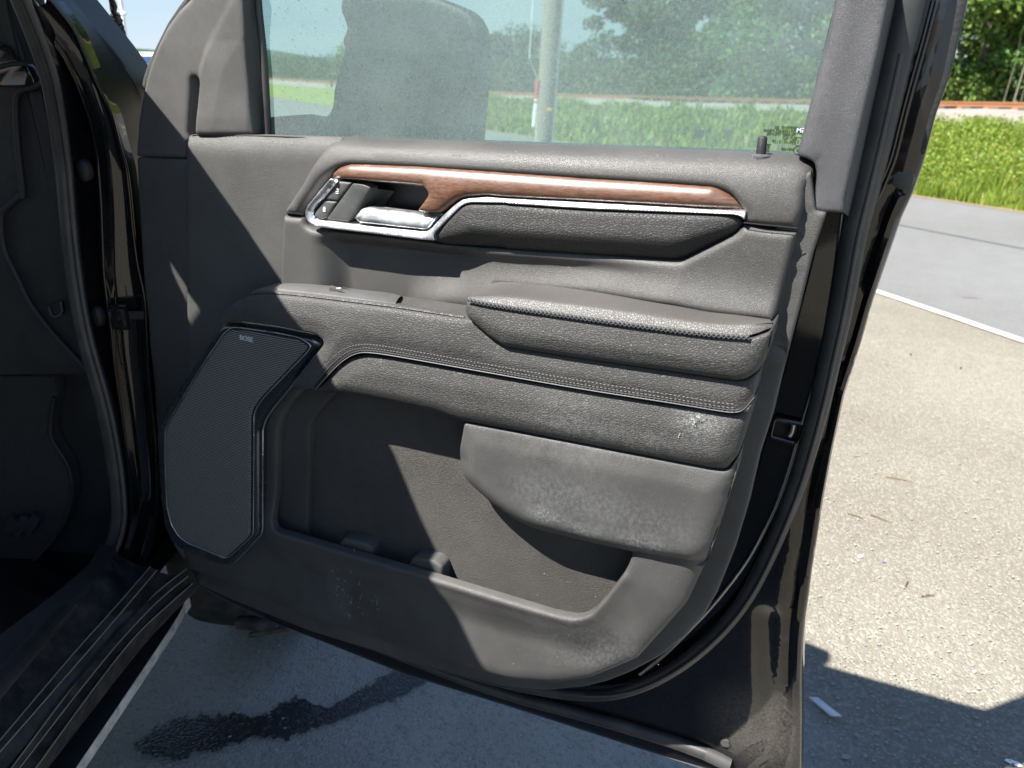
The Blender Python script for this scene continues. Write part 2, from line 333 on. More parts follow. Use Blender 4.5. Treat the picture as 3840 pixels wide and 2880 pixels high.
def sdist(X, poly, closed=True):
    A = np.array(poly, float); B = np.roll(A, -1, 0)
    if not closed: A, B = A[:-1], B[:-1]
    out = np.full(len(X), 1e9)
    for i in range(0, len(X), 4000):
        x = X[i:i+4000, None, :]; ab = (B-A)[None]; t = np.clip(((x-A[None])*ab).sum(2)/np.maximum((ab**2).sum(2), 1e-14), 0, 1)
        out[i:i+4000] = np.sqrt(((x-(A[None]+ab*t[..., None]))**2).sum(2)).min(1)
    return out
def inside(X, poly):
    A = np.array(poly); B = np.roll(A, -1, 0); x, y = X[:, 0:1], X[:, 1:2]
    c = ((A[:, 1] > y) != (B[:, 1] > y)) & (x < (B[:, 0]-A[:, 0])*(y-A[:, 1])/(B[:, 1]-A[:, 1]+1e-15)+A[:, 0])
    return c.sum(1) % 2 == 1
def panel(name, pts, w0, mat, parent, R=.006, H=.004, back=.03, step=.010, fil=12, fn=None, dips=(), grooves=(), bstep=.004, label=None, kind=None, wv=None, lam=.03):
    """a moulded piece of the door: pixel outline on the door plane at depth w0, rounded rim, sculpted face, skirt going back"""
    px = fillet(pts, fil)
    def wof(x, y): return w0 if wv is None else wv(x, y)
    uvp = np.array([onD(q[0], q[1], wof(q[0], q[1])) for q in px])
    if dips:                                                 # where the rim rolls back, trace it at its own depth
        of = np.zeros(len(uvp))
        for (pl, Rr, Hh) in dips:
            d = sdist(uvp, [onD(a[0], a[1], w0) for a in pl], False); of -= Hh*(1-np.sqrt(np.clip(1-(1-np.clip(d/Rr, 0, 1))**2, 0, 1)))
        uvp = np.array([onD(q[0], q[1], w0+f) for q, f in zip(px, of)])
    uv = resample(uvp, bstep)
    bw = np.full(len(uv), w0)
    if wv is not None:
        src = np.array([onD(q[0], q[1], wof(q[0], q[1])) for q in px]); sw = np.array([wof(q[0], q[1]) for q in px])
        bw = np.array([sw[np.argmin(((src-q)**2).sum(1))] for q in uv])
    ar = .5*np.sum(uv[:, 0]*np.roll(uv[:, 1], -1)-np.roll(uv[:, 0], -1)*uv[:, 1])
    if ar < 0: uv = uv[::-1].copy(); bw = bw[::-1].copy()
    nb = len(uv)
    T = np.roll(uv, -1, 0)-np.roll(uv, 1, 0); T /= np.maximum(np.linalg.norm(T, axis=1, keepdims=True), 1e-9); NI = np.stack([-T[:, 1], T[:, 0]], 1)
    P = [uv]
    if R > 0:
        for f in (.12, .35, .65, 1.):
            q = uv+NI*R*f; k = inside(q, uv); q = q[k]; q = q[sdist(q, uv) > R*f*.93] if len(q) else q
            P.append(q[:: (1 if f < .5 else 2)])
    lo, hi = uv.min(0), uv.max(0)
    gx, gy = np.meshgrid(np.arange(lo[0], hi[0], step), np.arange(lo[1], hi[1], step*.87)); gx = gx + (np.arange(gx.shape[0]) % 2)[:, None]*step*.5
    G = np.stack([gx.ravel(), gy.ravel()], 1); G = G[inside(G, uv)]; 
    if len(G): G = G[sdist(G, uv) > R+step*.35]
    P.append(G); P = np.vstack(P)
    r_ = delaunay_2d_cdt([Vector(q) for q in P], [], [list(range(nb))], 1, 1e-7)
    X = np.array([tuple(v) for v in r_[0]]); F = [list(f) for f in r_[2]]
    s = sdist(X, uv); D2 = ((X[:, None, :]-uv[None, :, :])**2).sum(2) if wv is not None else None
    w = np.full(len(X), float(w0))
    if wv is not None:
        nn_ = bw[D2.argmin(1)]; w = w0+(nn_-w0)*np.exp(-(s/lam)**2)
    if R > 0: w += H*np.sqrt(np.clip(1-(1-np.clip(s/R, 0, 1))**2, 0, 1))
    if fn is not None: w = w+fn(X[:, 0], X[:, 1], s)
    for (pl, Rr, Hh) in dips:
        d = sdist(X, [onD(a[0], a[1], w0-Hh) for a in pl], False); w -= Hh*(1-np.sqrt(np.clip(1-(1-np.clip(d/Rr, 0, 1))**2, 0, 1)))
    for (pl, wd, dp) in grooves:
        d = sdist(X, [onD(a[0], a[1], w0) for a in pl], False); w -= dp*np.exp(-(d/wd)**2)
    vs = [DW(X[i, 0], X[i, 1], w[i]) for i in range(len(X))]
    # skirt
    key = {(round(x[0], 6), round(x[1], 6)): i for i, x in enumerate(X)}
    ring = [key.get((round(q[0], 6), round(q[1], 6))) for q in uv]
    if None in ring:
        ring = [int(((X-q)**2).sum(1).argmin()) for q in uv]
    n0 = len(vs)
    for i in ring: vs.append(DW(X[i, 0], X[i, 1], w[i]-back))
    for k in range(nb):
        a, b_ = ring[k], ring[(k+1) % nb]
        if a != b_: F.append([b_, a, n0+k, n0+(k+1) % nb])
    me = mesh(vs, F, 40)
    return link(name, me, mat, parent, label, kind)
def curve3(P, n, closed=False):
    P = np.array(P, float); seg = np.linalg.norm(np.diff(P, axis=0), axis=1); s = np.concatenate([[0], np.cumsum(seg)])
    q = np.linspace(0, s[-1], n); return np.stack([np.interp(q, s, P[:, k]) for k in range(3)], 1)
def smooth3(P, k=3):
    P = np.array(P, float)
    for _ in range(k):
        Q = [P[0]]
        for a, b_ in zip(P[:-1], P[1:]): Q += [.75*a+.25*b_, .25*a+.75*b_]
        Q.append(P[-1]); P = np.array(Q)
    return P
def loft(name, curves, mat, parent, n=60, sub=1, label=None, ang=40, thick=0., kind=None, sm=2):
    C_ = [curve3(smooth3(c, sm), n) for c in curves]
    if sub > 1:                                              # catmull-rom across the curves
        E = [2*C_[0]-C_[1]]+C_+[2*C_[-1]-C_[-2]]; out = []
        for i in range(1, len(E)-2):
            for k in range(sub):
                q = k/sub; out.append(.5*((2*E[i])+(-E[i-1]+E[i+1])*q+(2*E[i-1]-5*E[i]+4*E[i+1]-E[i+2])*q*q+(-E[i-1]+3*E[i]-3*E[i+1]+E[i+2])*q**3))
        out.append(C_[-1]); C_ = out
    vs = np.vstack(C_); m_ = len(C_)
    fs = [[i*n+j, i*n+j+1, (i+1)*n+j+1, (i+1)*n+j] for i in range(m_-1) for j in range(n-1)]
    o = link(name, mesh(vs, fs, ang), mat, parent, label, kind)
    if thick:
        md = o.modifiers.new('s', 'SOLIDIFY'); md.thickness = thick; md.offset = -1
    return o
def tube_data(P, r_, seg=10, ell=(1, 1), cap=True, upv=None, n=None, sm=3):
    P = smooth3(P, sm) if sm else np.array(P, float)
    if n: P = curve3(P, n)
    m_ = len(P); rr = np.interp(np.linspace(0, 1, m_), np.linspace(0, 1, len(r_)), r_) if hasattr(r_, '__len__') else np.full(m_, r_)
    vs = []; up_ = np.array(upv if upv is not None else (0, 0, 1.), float)
    for i in range(m_):
        t_ = P[min(i+1, m_-1)]-P[max(i-1, 0)]; t_ = t_/max(np.linalg.norm(t_), 1e-9)
        if i == 0:
            a = np.cross(t_, up_)
            if np.linalg.norm(a) < .2: a = np.cross(t_, Nv)
        else: a = pa-t_*np.dot(pa, t_)
        a = a/np.linalg.norm(a); pa = a; b_ = np.cross(a, t_)
        for k in range(seg):
            q = 2*math.pi*k/seg; vs.append(P[i]+(a*math.cos(q)*ell[0]+b_*math.sin(q)*ell[1])*rr[i])
    fs = [[i*seg+k, i*seg+(k+1) % seg, (i+1)*seg+(k+1) % seg, (i+1)*seg+k] for i in range(m_-1) for k in range(seg)]
    if cap: fs += [list(range(seg))[::-1], [(m_-1)*seg+k for k in range(seg)]]
    return vs, fs
def tube(name, P, r_, mat, parent=None, label=None, ang=60, **kw):
    vs, fs = tube_data(P, r_, **kw); return link(name, mesh(vs, fs, ang), mat, parent, label)
class MB:
    def __init__(s): s.v = []; s.f = []
    def add(s, vs, fs): n = len(s.v); s.v += [tuple(q) for q in vs]; s.f += [[i+n for i in f] for f in fs]; return s
    def box(s, c, ax, h):
        c = np.array(c, float); vs = [c+ax[0]*h[0]*a+ax[1]*h[1]*b_+ax[2]*h[2]*d for a in (-1, 1) for b_ in (-1, 1) for d in (-1, 1)]
        return s.add(vs, [[0, 1, 3, 2], [4, 6, 7, 5], [0, 4, 5, 1], [2, 3, 7, 6], [0, 2, 6, 4], [1, 5, 7, 3]])
    def tube(s, P, r_, **kw): return s.add(*tube_data(P, r_, **kw))
    def done(s, name, mat, parent=None, ang=40, **kw):
        me = bpy.data.meshes.new('m'); me.from_pydata([tuple(map(float, v)) for v in s.v], [], s.f); me.update()
        if ang is not None: me.shade_smooth(); me.set_sharp_from_angle(angle=math.radians(ang))
        return link(name, me, mat, parent, **kw)
AX = [np.array([1., 0, 0]), np.array([0, 1., 0]), np.array([0, 0, 1.])]
DAX = [Dv, Nv, Zv]; TAX = [Rv, Fv, Zv]


# ================================================================== THE SETTING
def sheet(name, poly, z, mat, cut=None):
    me = bpy.data.meshes.new(name); bm = bmesh.new(); f = bm.faces.new([bm.verts.new((q[0], q[1], z)) for q in poly]); bmesh.ops.triangulate(bm, faces=[f]); bm.normal_update()
    for f in bm.faces:
        if f.normal.z < 0: f.normal_flip()
    bm.to_mesh(me); bm.free(); return link(name, me, mat, kind='structure')
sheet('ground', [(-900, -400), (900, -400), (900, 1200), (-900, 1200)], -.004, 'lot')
WL = [(5.6, -2.), (4.6, 1.7), (3.4, 4.71), (2.95, 5.89), (1.55, 8.9), (-1.2, 14), (-12, 33), (-60, 115)]
EL = [(16, -6), (12.2, .3), (9, 5.8), (6.65, 9.9), (5.84, 11.29), (.8, 20), (-6, 32), (-52, 112)]
sheet('road', WL+EL[::-1], .0, 'asphalt')
# soft sandy edge strip between the road and the grass
EOUT = [(q[0]+.30, q[1]+.17) for q in EL]
sheet('road_edge', EL+EOUT[::-1], .004, 'verge')
def off_line(P, a, b_):
    P = np.array(P, float); T = np.gradient(P, axis=0); T /= np.linalg.norm(T, axis=1, keepdims=True); Nn = np.stack([T[:, 1], -T[:, 0]], 1)
    return P+Nn*a, P+Nn*b_
a_, b_ = off_line(WL, -.06, .06); vs = []; fs = []
Ws = np.array(resample(np.array(WL)[0:6], .25, False)); T = np.gradient(Ws, axis=0); T /= np.linalg.norm(T, axis=1, keepdims=True); Nn = np.stack([T[:, 1], -T[:, 0]], 1)
jit = rng.normal(0, .004, len(Ws))
for i in range(len(Ws)): vs += [(*(Ws[i]-Nn[i]*(.042+jit[i])), .005), (*(Ws[i]+Nn[i]*(.042-jit[i])), .005)]
for i in range(len(Ws)-1): fs.append([2*i, 2*i+1, 2*i+3, 2*i+2])
link('road_marking', mesh(vs, fs), 'road_paint', kind='structure')
# bank: swept along the far road edge
ES = resample(np.array(EL, float), .6, False); T = np.gradient(ES, axis=0); T /= np.linalg.norm(T, axis=1, keepdims=True)
EN = np.stack([-T[:, 1], T[:, 0]], 1)
if EN[0][0] < 0: EN = -EN
prof = [(.25, .004), (.8, .07), (1.6, .2), (2.6, .36), (3.6, .52), (4.6, .66), (5.2, .76)]
def hs(y): return float(np.interp(y, [8, 12, 20, 34, 60, 110], [1, 1, .8, .55, .5, .5]))
def bank_pt(i, d, z, amp=.05):
    q = ES[i]+EN[i]*d; return (q[0], q[1], z*hs(ES[i][1])+amp*noise.noise(Vector((q[0]*.8, q[1]*.8, 0))))
vs = []; fs = []; m_ = len(prof)
for i in range(len(ES)):
    for k, (d, z) in enumerate(prof): vs.append(bank_pt(i, d, z, .08 if 0 < k else 0))
for i in range(len(ES)-1):
    for k in range(m_-1): a0 = i*m_+k; fs.append([a0, a0+1, a0+m_+1, a0+m_])
o = link('grass_bank', mesh(vs, fs, 80), 'grass_soil', kind='structure')
prof2 = [(4.7, .70), (5.15, .80), (5.8, .98), (6.5, 1.06), (9.3, 1.06), (10.1, .92), (11, .9), (60, 1.0)]
vs = []; fs = []; m_ = len(prof2)
for i in range(len(ES)):
    for k, (d, z) in enumerate(prof2): vs.append(bank_pt(i, d, z, .05))
for i in range(len(ES)-1):
    for k in range(m_-1): a0 = i*m_+k; fs.append([a0, a0+1, a0+m_+1, a0+m_])
link('railway_embankment', mesh(vs, fs, 80), 'ballast', kind='structure')
rt = thing('railway_track', 'rusty railway track running along the top of the gravel embankment', 'railway track', (*(ES[20]+EN[20]*7.9), 1.0))
for d in (7.2, 8.65):
    b = MB()
    P = [(*(ES[i]+EN[i]*d), 1.17*hs(ES[i][1])+.03) for i in range(0, len(ES))]
    vv = []; ff = []
    pr = [(-.07, -.14), (-.02, -.12), (-.02, -.03), (-.035, -.02), (-.035, 0), (.035, 0), (.035, -.02), (.02, -.03), (.02, -.12), (.07, -.14)]
    for i, q in enumerate(P):
        for (x, z) in pr: vv.append((q[0]+EN[i][0]*x, q[1]+EN[i][1]*x, q[2]+z))
    n_ = len(pr)
    for i in range(len(P)-1):
        for k in range(n_-1): ff.append([i*n_+k, i*n_+k+1, (i+1)*n_+k+1, (i+1)*n_+k])
    b.add(vv, ff).done('rail', 'rail_rust', rt)
tie_me = None
for i in range(2, 60):
    q = ES[i]+EN[i]*7.9; b = MB().box((0, 0, 0), AX, (1.2, .11, .09))
    if tie_me is None: tie_me = b.done('tie', 'tie_wood', rt); o = tie_me
    else:
        o = tie_me.copy(); COL.objects.link(o)
    o.parent = rt; o.location = Vector((q[0], q[1], 1.0*hs(ES[i][1])+.015))-rt.location; o.rotation_euler.z = math.atan2(EN[i][1], EN[i][0])
# grass and weeds on the bank
def blades(name, spots, h, wd, mat, leafy=0., lean=.35):
    n = len(spots); S = np.array(spots); a = rng.uniform(0, 2*np.pi, n); ht = h*rng.uniform(.4, 1.2, n)*np.array([.75+.9*max(-.5, noise.noise(Vector((q[0]*1.3, q[1]*1.3, 5)))+.5*noise.noise(Vector((q[0]*4, q[1]*4, 9)))) for q in S]); w_ = wd*rng.uniform(.6, 1.4, n)
    dx, dy = np.cos(a), np.sin(a); ln = ht*lean*rng.uniform(.2, 1.4, n); b2 = rng.uniform(0, 2*np.pi, n)
    A = S+np.stack([-dx*w_, -dy*w_, 0*w_-.02], 1); B = S+np.stack([dx*w_, dy*w_, 0*w_-.02], 1)
    Mx = S+np.stack([np.cos(b2)*ln*.4, np.sin(b2)*ln*.4, ht*.6], 1); Tp = S+np.stack([np.cos(b2)*ln, np.sin(b2)*ln, ht], 1)
    Ml = Mx+np.stack([-dx*w_*.7, -dy*w_*.7, 0*w_], 1); Mr = Mx+np.stack([dx*w_*.7, dy*w_*.7, 0*w_], 1)
    v = np.stack([A, B, Mr, Ml, Tp], 1).reshape(-1, 3); me = bpy.data.meshes.new(name)
    fs = []; 
    for i in range(n): k = 5*i; fs += [(k, k+1, k+2, k+3), (k+3, k+2, k+4)]
    me.from_pydata(v.tolist(), [], fs); me.update(); return me
def on_bank(q2):
    d_ = ((ES-q2)**2).sum(1); i = int(d_.argmin()); d = float((q2-ES[i])@EN[i])
    if d < .12 or d > 5.9: return None
    z = float(np.interp(d, [a[0] for a in prof], [a[1] for a in prof])); return z*hs(ES[i][1]), d
def scatter(azr, tr, n, dmax=5.3, dmin=.1):
    out = []
    while len(out) < n:
        az = math.radians(random.uniform(*azr)); t_ = math.sqrt(random.uniform(tr[0]**2, tr[1]**2)); q2 = np.array([math.sin(az)*t_, math.cos(az)*t_]); r_ = on_bank(q2)
        if r_ and dmin < r_[1] < dmax: out.append((q2[0], q2[1], r_[0]))
    return out
near = scatter((25, 39), (11.5, 21), 42000, 4.9)
far_ = scatter((-8, 26), (14, 45), 26000)
me = blades('grass', near, .25, .0075, 'g'); o = link('grass', me, 'grass_blade', kind='stuff'); o['label'] = 'long yellow-green grass and weeds covering the bank beside the road'; o['category'] = 'grass'
me = blades('grass_beyond', far_, .3, .03, 'g'); o = link('grass', me, 'grass_blade', kind='stuff'); o['label'] = 'hazy green bank grass seen through the dusty door window'; o['category'] = 'grass'
def leaves(P, size, flat=.6):
    n = len(P); P = np.array(P); A = rng.normal(size=(n, 3)); A /= np.linalg.norm(A, axis=1, keepdims=True); B = np.cross(A, rng.normal(size=(n, 3))); B /= np.linalg.norm(B, axis=1, keepdims=True)
    s = size*rng.uniform(.6, 1.4, (n, 1)); Cn = np.cross(A, B)
    v = np.stack([P-A*s, P+B*s*.55+Cn*s*.15, P+A*s, P-B*s*.55+Cn*s*.15], 1).reshape(-1, 3)
    me = bpy.data.meshes.new('leaves'); me.from_pydata(v.tolist(), [], [(4*i, 4*i+1, 4*i+2, 4*i+3) for i in range(n)]); me.update(); return me
wp = [np.array(q)+np.array([0, 0, random.uniform(.02, .30)]) for q in scatter((25, 39), (13, 21), 20000, 4.9, .6)]
o = link('weeds', leaves(wp, .024), 'grass_blade', kind='stuff'); o['label'] = 'leafy bright green weeds along the top of the grass bank'; o['category'] = 'weeds'
# dandelions
dn = 0
for (x, y) in ((3722, 672), (3610, 20), (3760, 430), (3690, 520)):
    if y < 100: continue
    P_ = hitp(x, y, np.array([0, 15., .5]), np.array([0, 1., 0])) ; k = P_/1.
    q2 = None
    for t_ in np.linspace(11, 20, 90):
        d_ = ray(x, y); Q = CC+d_*t_; r_ = on_bank(Q[:2])
        if r_ and Q[2] < r_[0]+.33: q2 = Q; break
    if q2 is None: continue
    th = thing('dandelion', ['single yellow dandelion flower low in the bank grass near the road edge', 'small yellow flower high on the grass bank below the gravel', 'small yellow flower half way up the grass bank'][dn % 3], 'flower', (q2[0], q2[1], q2[2]-.3)); dn += 1
    th['group'] = 'yellow flowers in the bank grass'
    MB().tube([q2-Zv*.3, q2-Zv*.1+AX[0]*.01, q2], .004, seg=5).done('stem', 'grass_blade', th)
    b = MB()
    for k in range(14):
        a = k*2*math.pi/14; b.add([q2, q2+np.array([math.cos(a)*.028, math.sin(a)*.028, .012]), q2+np.array([math.cos(a+.35)*.028, math.sin(a+.35)*.028, .012])], [[0, 1, 2]])
    b.done('flower_head', 'yellow_paint', th)
def tree(name, label, az, t_, zb, h, rad, nl, size, mat, cat='tree', trunk=.18, low=.12, group=None, seed=0, limbs=7, ncl=60):
    rs = np.random.default_rng(seed); a = math.radians(az); c = np.array([math.sin(a)*t_, math.cos(a)*t_, zb])
    root = thing(name, label, cat, tuple(c), group)
    cl = []
    for k in range(ncl):
        z_ = rs.uniform(0, 1); aa = rs.uniform(0, 6.283); rr = rs.uniform(.15, 1.)**.5; d = (math.cos(aa), math.sin(aa))
        wdt = rad*math.sqrt(max(.03, 1-(abs(z_-.4)/.63)**2))
        cl.append((c+np.array([d[0]*rr*wdt, d[1]*rr*wdt, h*low+(h*(1-low))*z_]), rs.uniform(.13, .26)*rad))
    P = []
    per = nl//ncl
    for (q, r_) in cl:
        d = rs.normal(size=(per, 3)); d /= np.linalg.norm(d, axis=1, keepdims=True); P.append(q+d*(rs.uniform(0, 1, (per, 1))**.45)*r_*np.array([1.15, 1.15, .8]))
    link('crown', leaves(np.vstack(P), size), mat, root)
    b = MB(); top = c+np.array([rs.uniform(-.3, .3), rs.uniform(-.3, .3), h*.8])
    b.tube([c-Zv*.1, c+Zv*h*.2+AX[0]*.1, c+Zv*h*.5-AX[0]*.1, top], [trunk, trunk*.8, trunk*.5, .03], seg=8)
    for k in range(limbs):
        q = cl[k*3][0]; s_ = c+Zv*h*rs.uniform(.15, .55); b.tube([s_, (s_+q)/2+Zv*.2, q], [trunk*.4, trunk*.25, .02], seg=6)
    b.done('trunk', 'bark', root)
    return root
tree('broadleaf_tree', 'dense leafy maple tree behind the railway, right of the door edge', 35.5, 27, .9, 10.5, 4.6, 52000, .085, 'leaf_maple', seed=1, ncl=150, low=.03)
tree('broadleaf_tree', 'leafy tree hanging low over the rails, nearest the black door edge', 29.6, 25.5, .9, 8, 2.8, 26000, .08, 'leaf_maple', seed=2, ncl=90, low=.02)
tree('shrub', 'low round green shrub under the maple beside the rails', 33.2, 24.6, .9, 2.6, 1.6, 8000, .06, 'leaf_mid', cat='shrub', seed=3, trunk=.05, low=.02, ncl=50)
tree('broadleaf_tree', 'tall tree seen through the window, nearest the rear window frame', 22.5, 36, .6, 14, 5.4, 26000, .14, 'leaf_mid', seed=4, low=.02, ncl=110)
tree('broadleaf_tree', 'tall dark tree through the window left of the tallest one', 16.2, 40, .5, 13, 4.6, 22000, .14, 'leaf_dark', seed=5, low=.02, ncl=90)
tree('shrub', 'bushy understory shrub below the tall trees behind the window', 19.2, 33, .55, 4.6, 3.4, 14000, .1, 'leaf_mid', cat='shrub', seed=6, trunk=.06, low=.02, ncl=60)
tree('broadleaf_tree', 'rounded tree in the middle of the window right of the wooden pole', 8.6, 46, .4, 6.0, 3.6, 12000, .13, 'leaf_dark', seed=8, low=.02, ncl=60)
tree('broadleaf_tree', 'small tree between the rounded tree and the tall trees in the window', 12.2, 48, .4, 5.0, 3.0, 10000, .13, 'leaf_mid', seed=9, low=.02, ncl=40)
hd = tree('hedge', 'low line of trees left of the wooden pole behind the window', 0.5, 50, .3, 3.3, 4.0, 12000, .13, 'leaf_dark', cat='hedge', seed=10, low=.02, ncl=60)
tree('hedge', 'distant green bushes seen behind the dark side mirror', -7.5, 55, .3, 3.0, 5.0, 9000, .15, 'leaf_mid', cat='hedge', seed=11, low=.02, ncl=50)
q_ = []
for i in range(len(ES)):
    if ES[i][1] < 6: continue
    for k in range(260):
        d = random.uniform(11, 17)+8*random.random()**3; s_ = random.uniform(-.3, .3); e_ = ES[i]+EN[i]*d+np.array([EN[i][1], -EN[i][0]])*s_
        q_.append((e_[0], e_[1], .85*hs(ES[i][1])+random.random()**1.3*(2.2+1.4*noise.noise(Vector((ES[i][0]*.5, ES[i][1]*.5, 0))))))
o = link('undergrowth', leaves(q_, .11), 'leaf_dark', kind='stuff'); o['label'] = 'dense dark green undergrowth along the far side of the railway'; o['category'] = 'undergrowth'
# bare stems by the rails
for k, (x, lb) in enumerate(((3768, 'thin pale bare stem standing by the rails, leftmost of the three'), (3806, 'pale bare stem by the rails, middle one and thickest'), (3832, 'dark thin stem by the rails at the photo edge'))):
    d_ = ray(x, 365); Q = CC+d_*(22.2/np.linalg.norm(d_[:2])); rr_ = [.010, .02, .014][k]
    o = tube('plant_stem', [Q-Zv*.1, Q+Zv*.5+AX[0]*.03, Q+Zv*.85+AX[0]*.05, Q+Zv*1.3+AX[0]*.02], [rr_, rr_*.8, rr_*.4, rr_*.2], 'pole_wood' if k < 2 else 'bark', seg=6)
    o['label'] = lb; o['category'] = 'stem'; o['group'] = 'bare stems beside the railway'
# utility pole with guy wire
def at_t(x, y, t_): d_ = ray(x, y); return CC+d_*(t_/math.hypot(d_[0], d_[1]))
pb = PZ(2026, 640+60, 0.); pt = at_t(2076, 0, np.linalg.norm(pb[:2])); pd = (pt-pb)/(pt[2]-pb[2])
up_ = thing('utility_pole', 'grey wooden utility pole seen through the dusty door window', 'utility pole', tuple(pb))
wr = .5*66/2800*np.linalg.norm(at_t(2050, 300, np.linalg.norm(pb[:2]))-CC)
MB().tube([pb-pd*.1, pb+pd*3, pb+pd*8.5], [wr*1.0, wr*1.02, wr*.85], seg=18, sm=0).done('shaft', 'pole_wood', up_)
o_ = Rv*wr*.93-Fv*wr*.5
MB().tube([pb+o_, pb+o_+pd*3, pb+o_*.95+pd*7.5], .018, seg=8, sm=0).done('conduit', 'pole_metal', up_)
q = at_t(2060, 408, np.linalg.norm(pb[:2]))-Fv*wr; MB().box(q, TAX, (.035, .004, .022)).done('tag', 'yellow_paint', up_)
g0 = at_t(2008, 560, np.linalg.norm(pb[:2])-.6); g1 = at_t(2018, 300, np.linalg.norm(pb[:2])-.5); g2 = at_t(2005, -100, np.linalg.norm(pb[:2])-.3)
gw = thing('guy_wire', 'thin steel guy wire with red and white sleeve left of the pole', 'guy wire', tuple(g0))
MB().tube([g0, g1, at_t(1985, 220, 11.), g2], .007, seg=6, sm=0).done('wire', 'pole_metal', gw)
for (ya, yb, mt) in ((300, 372, 'red_paint'), (372, 378, 'white_paint'), (378, 388, 'red_paint'), (388, 475, 'white_paint')):
    pa = at_t(2018-(ya-300)*.09, ya, np.linalg.norm(g1[:2])); pb2 = at_t(2018-(yb-300)*.09, yb, np.linalg.norm(g1[:2]))
    MB().tube([pa, pb2], .032, seg=10, sm=0).done('sleeve', mt, gw)
# light mast with two cameras, building, parked pickup far left
lp = thing('camera_mast', 'slim white lamp mast with two small cameras against the sky', 'mast', tuple(at_t(483, 225, 30)))
MB().tube([at_t(484, 235, 30), at_t(466, 100, 30), at_t(452, 0, 30), at_t(445, -60, 30)], [.05, .05, .06, .06], seg=10, sm=0).done('shaft', 'white_paint', lp)
for x in (448, 468):
    q = at_t(x, 52, 29.9); MB().tube([q, q-Fv*.2-Zv*.05], .05, seg=10, sm=0).done('camera_head', 'white_paint', lp)
q = at_t(458, 47, 29.95); MB().box(q, TAX, (.13, .02, .015)).done('bracket', 'white_paint', lp)
bl = thing('low_building', 'blue low building with a pale roof far behind the fender', 'building', tuple(at_t(520, 262, 60)))
q = at_t(520, 250, 60); MB().box(q, TAX, (4., 2, .62)).done('wall', 'building_blue', bl)
q2 = q+Zv*.66; MB().add([q2+Rv*-4.2-Fv*2.2, q2+Rv*4.2-Fv*2.2, q2+Rv*4.2+Fv*2.2, q2-Rv*4.2+Fv*2.2, q2-Rv*3.6+Zv*.22, q2+Rv*3.6+Zv*.22], [[0, 1, 5, 4], [1, 2, 5], [2, 3, 4, 5], [3, 0, 4]]).done('roof', 'roof_white', bl)
for k in (-2.4, -.8, .8, 2.4):
    MB().box(q+Rv*k-Fv*2.0, TAX, (.35, .03, .25)).done('window', 'black_gloss', bl)
q = at_t(560, 300, 18)
pv = thing('parked_van', 'dark teal van roof and windows just above the black fender', 'van', (q[0], q[1], 0))
def vbox(q, a, name, mat, par): return MB().box(q, TAX, a).done(name, mat, par)
qq = np.array([q[0], q[1], 0])+Rv*.55
prf = [(-2.2, .4), (-2.25, 1.0), (-1.3, 1.15), (-.7, 1.72), (1.9, 1.76), (2.2, 1.2), (2.25, .4)]
v_ = [qq+Fv*a+Zv*b_*.93-Rv*.9 for a, b_ in prf]+[qq+Fv*a+Zv*b_*.93+Rv*.9 for a, b_ in prf]; n_ = len(prf)
MB().add(v_, [[i, (i+1) % n_, (i+1) % n_+n_, i+n_] for i in range(n_)]+[list(range(n_))[::-1], list(range(n_, 2*n_))]).done('body', 'teal_paint', pv)
MB().add([qq-Fv*1.24+Zv*1.13-Rv*.75, qq-Fv*1.24+Zv*1.13+Rv*.75, qq-Fv*.78+Zv*1.56+Rv*.66, qq-Fv*.78+Zv*1.56-Rv*.66], [[0, 1, 2, 3]]).done('windshield', 'black_gloss', pv)
for s_ in (-1, 1):
    for k in (-1.5, 1.4):
        MB().tube([qq+Fv*k+Zv*.33+Rv*s_*.7, qq+Fv*k+Zv*.33+Rv*s_*.92], .33, seg=18, sm=0).done('wheel', 'tyre_rubber', pv)
# hills
b = MB(); hv = []
for i in range(80):
    az = math.radians(-60+120*i/79); t_ = 420; hgt = 9+7*noise.noise(Vector((i*.17, 3, 0)))+2*noise.noise(Vector((i*.9, 1, 0)))
    hv += [(math.sin(az)*t_, math.cos(az)*t_, -1), (math.sin(az)*(t_+60), math.cos(az)*(t_+60), hgt), (math.sin(az)*(t_+160), math.cos(az)*(t_+160), -1)]
link('hills', mesh(hv, [[3*i+k, 3*i+3+k, 3*i+4+k, 3*i+1+k] for i in range(79) for k in (0, 1)], 180), 'leaf_dark', kind='structure')
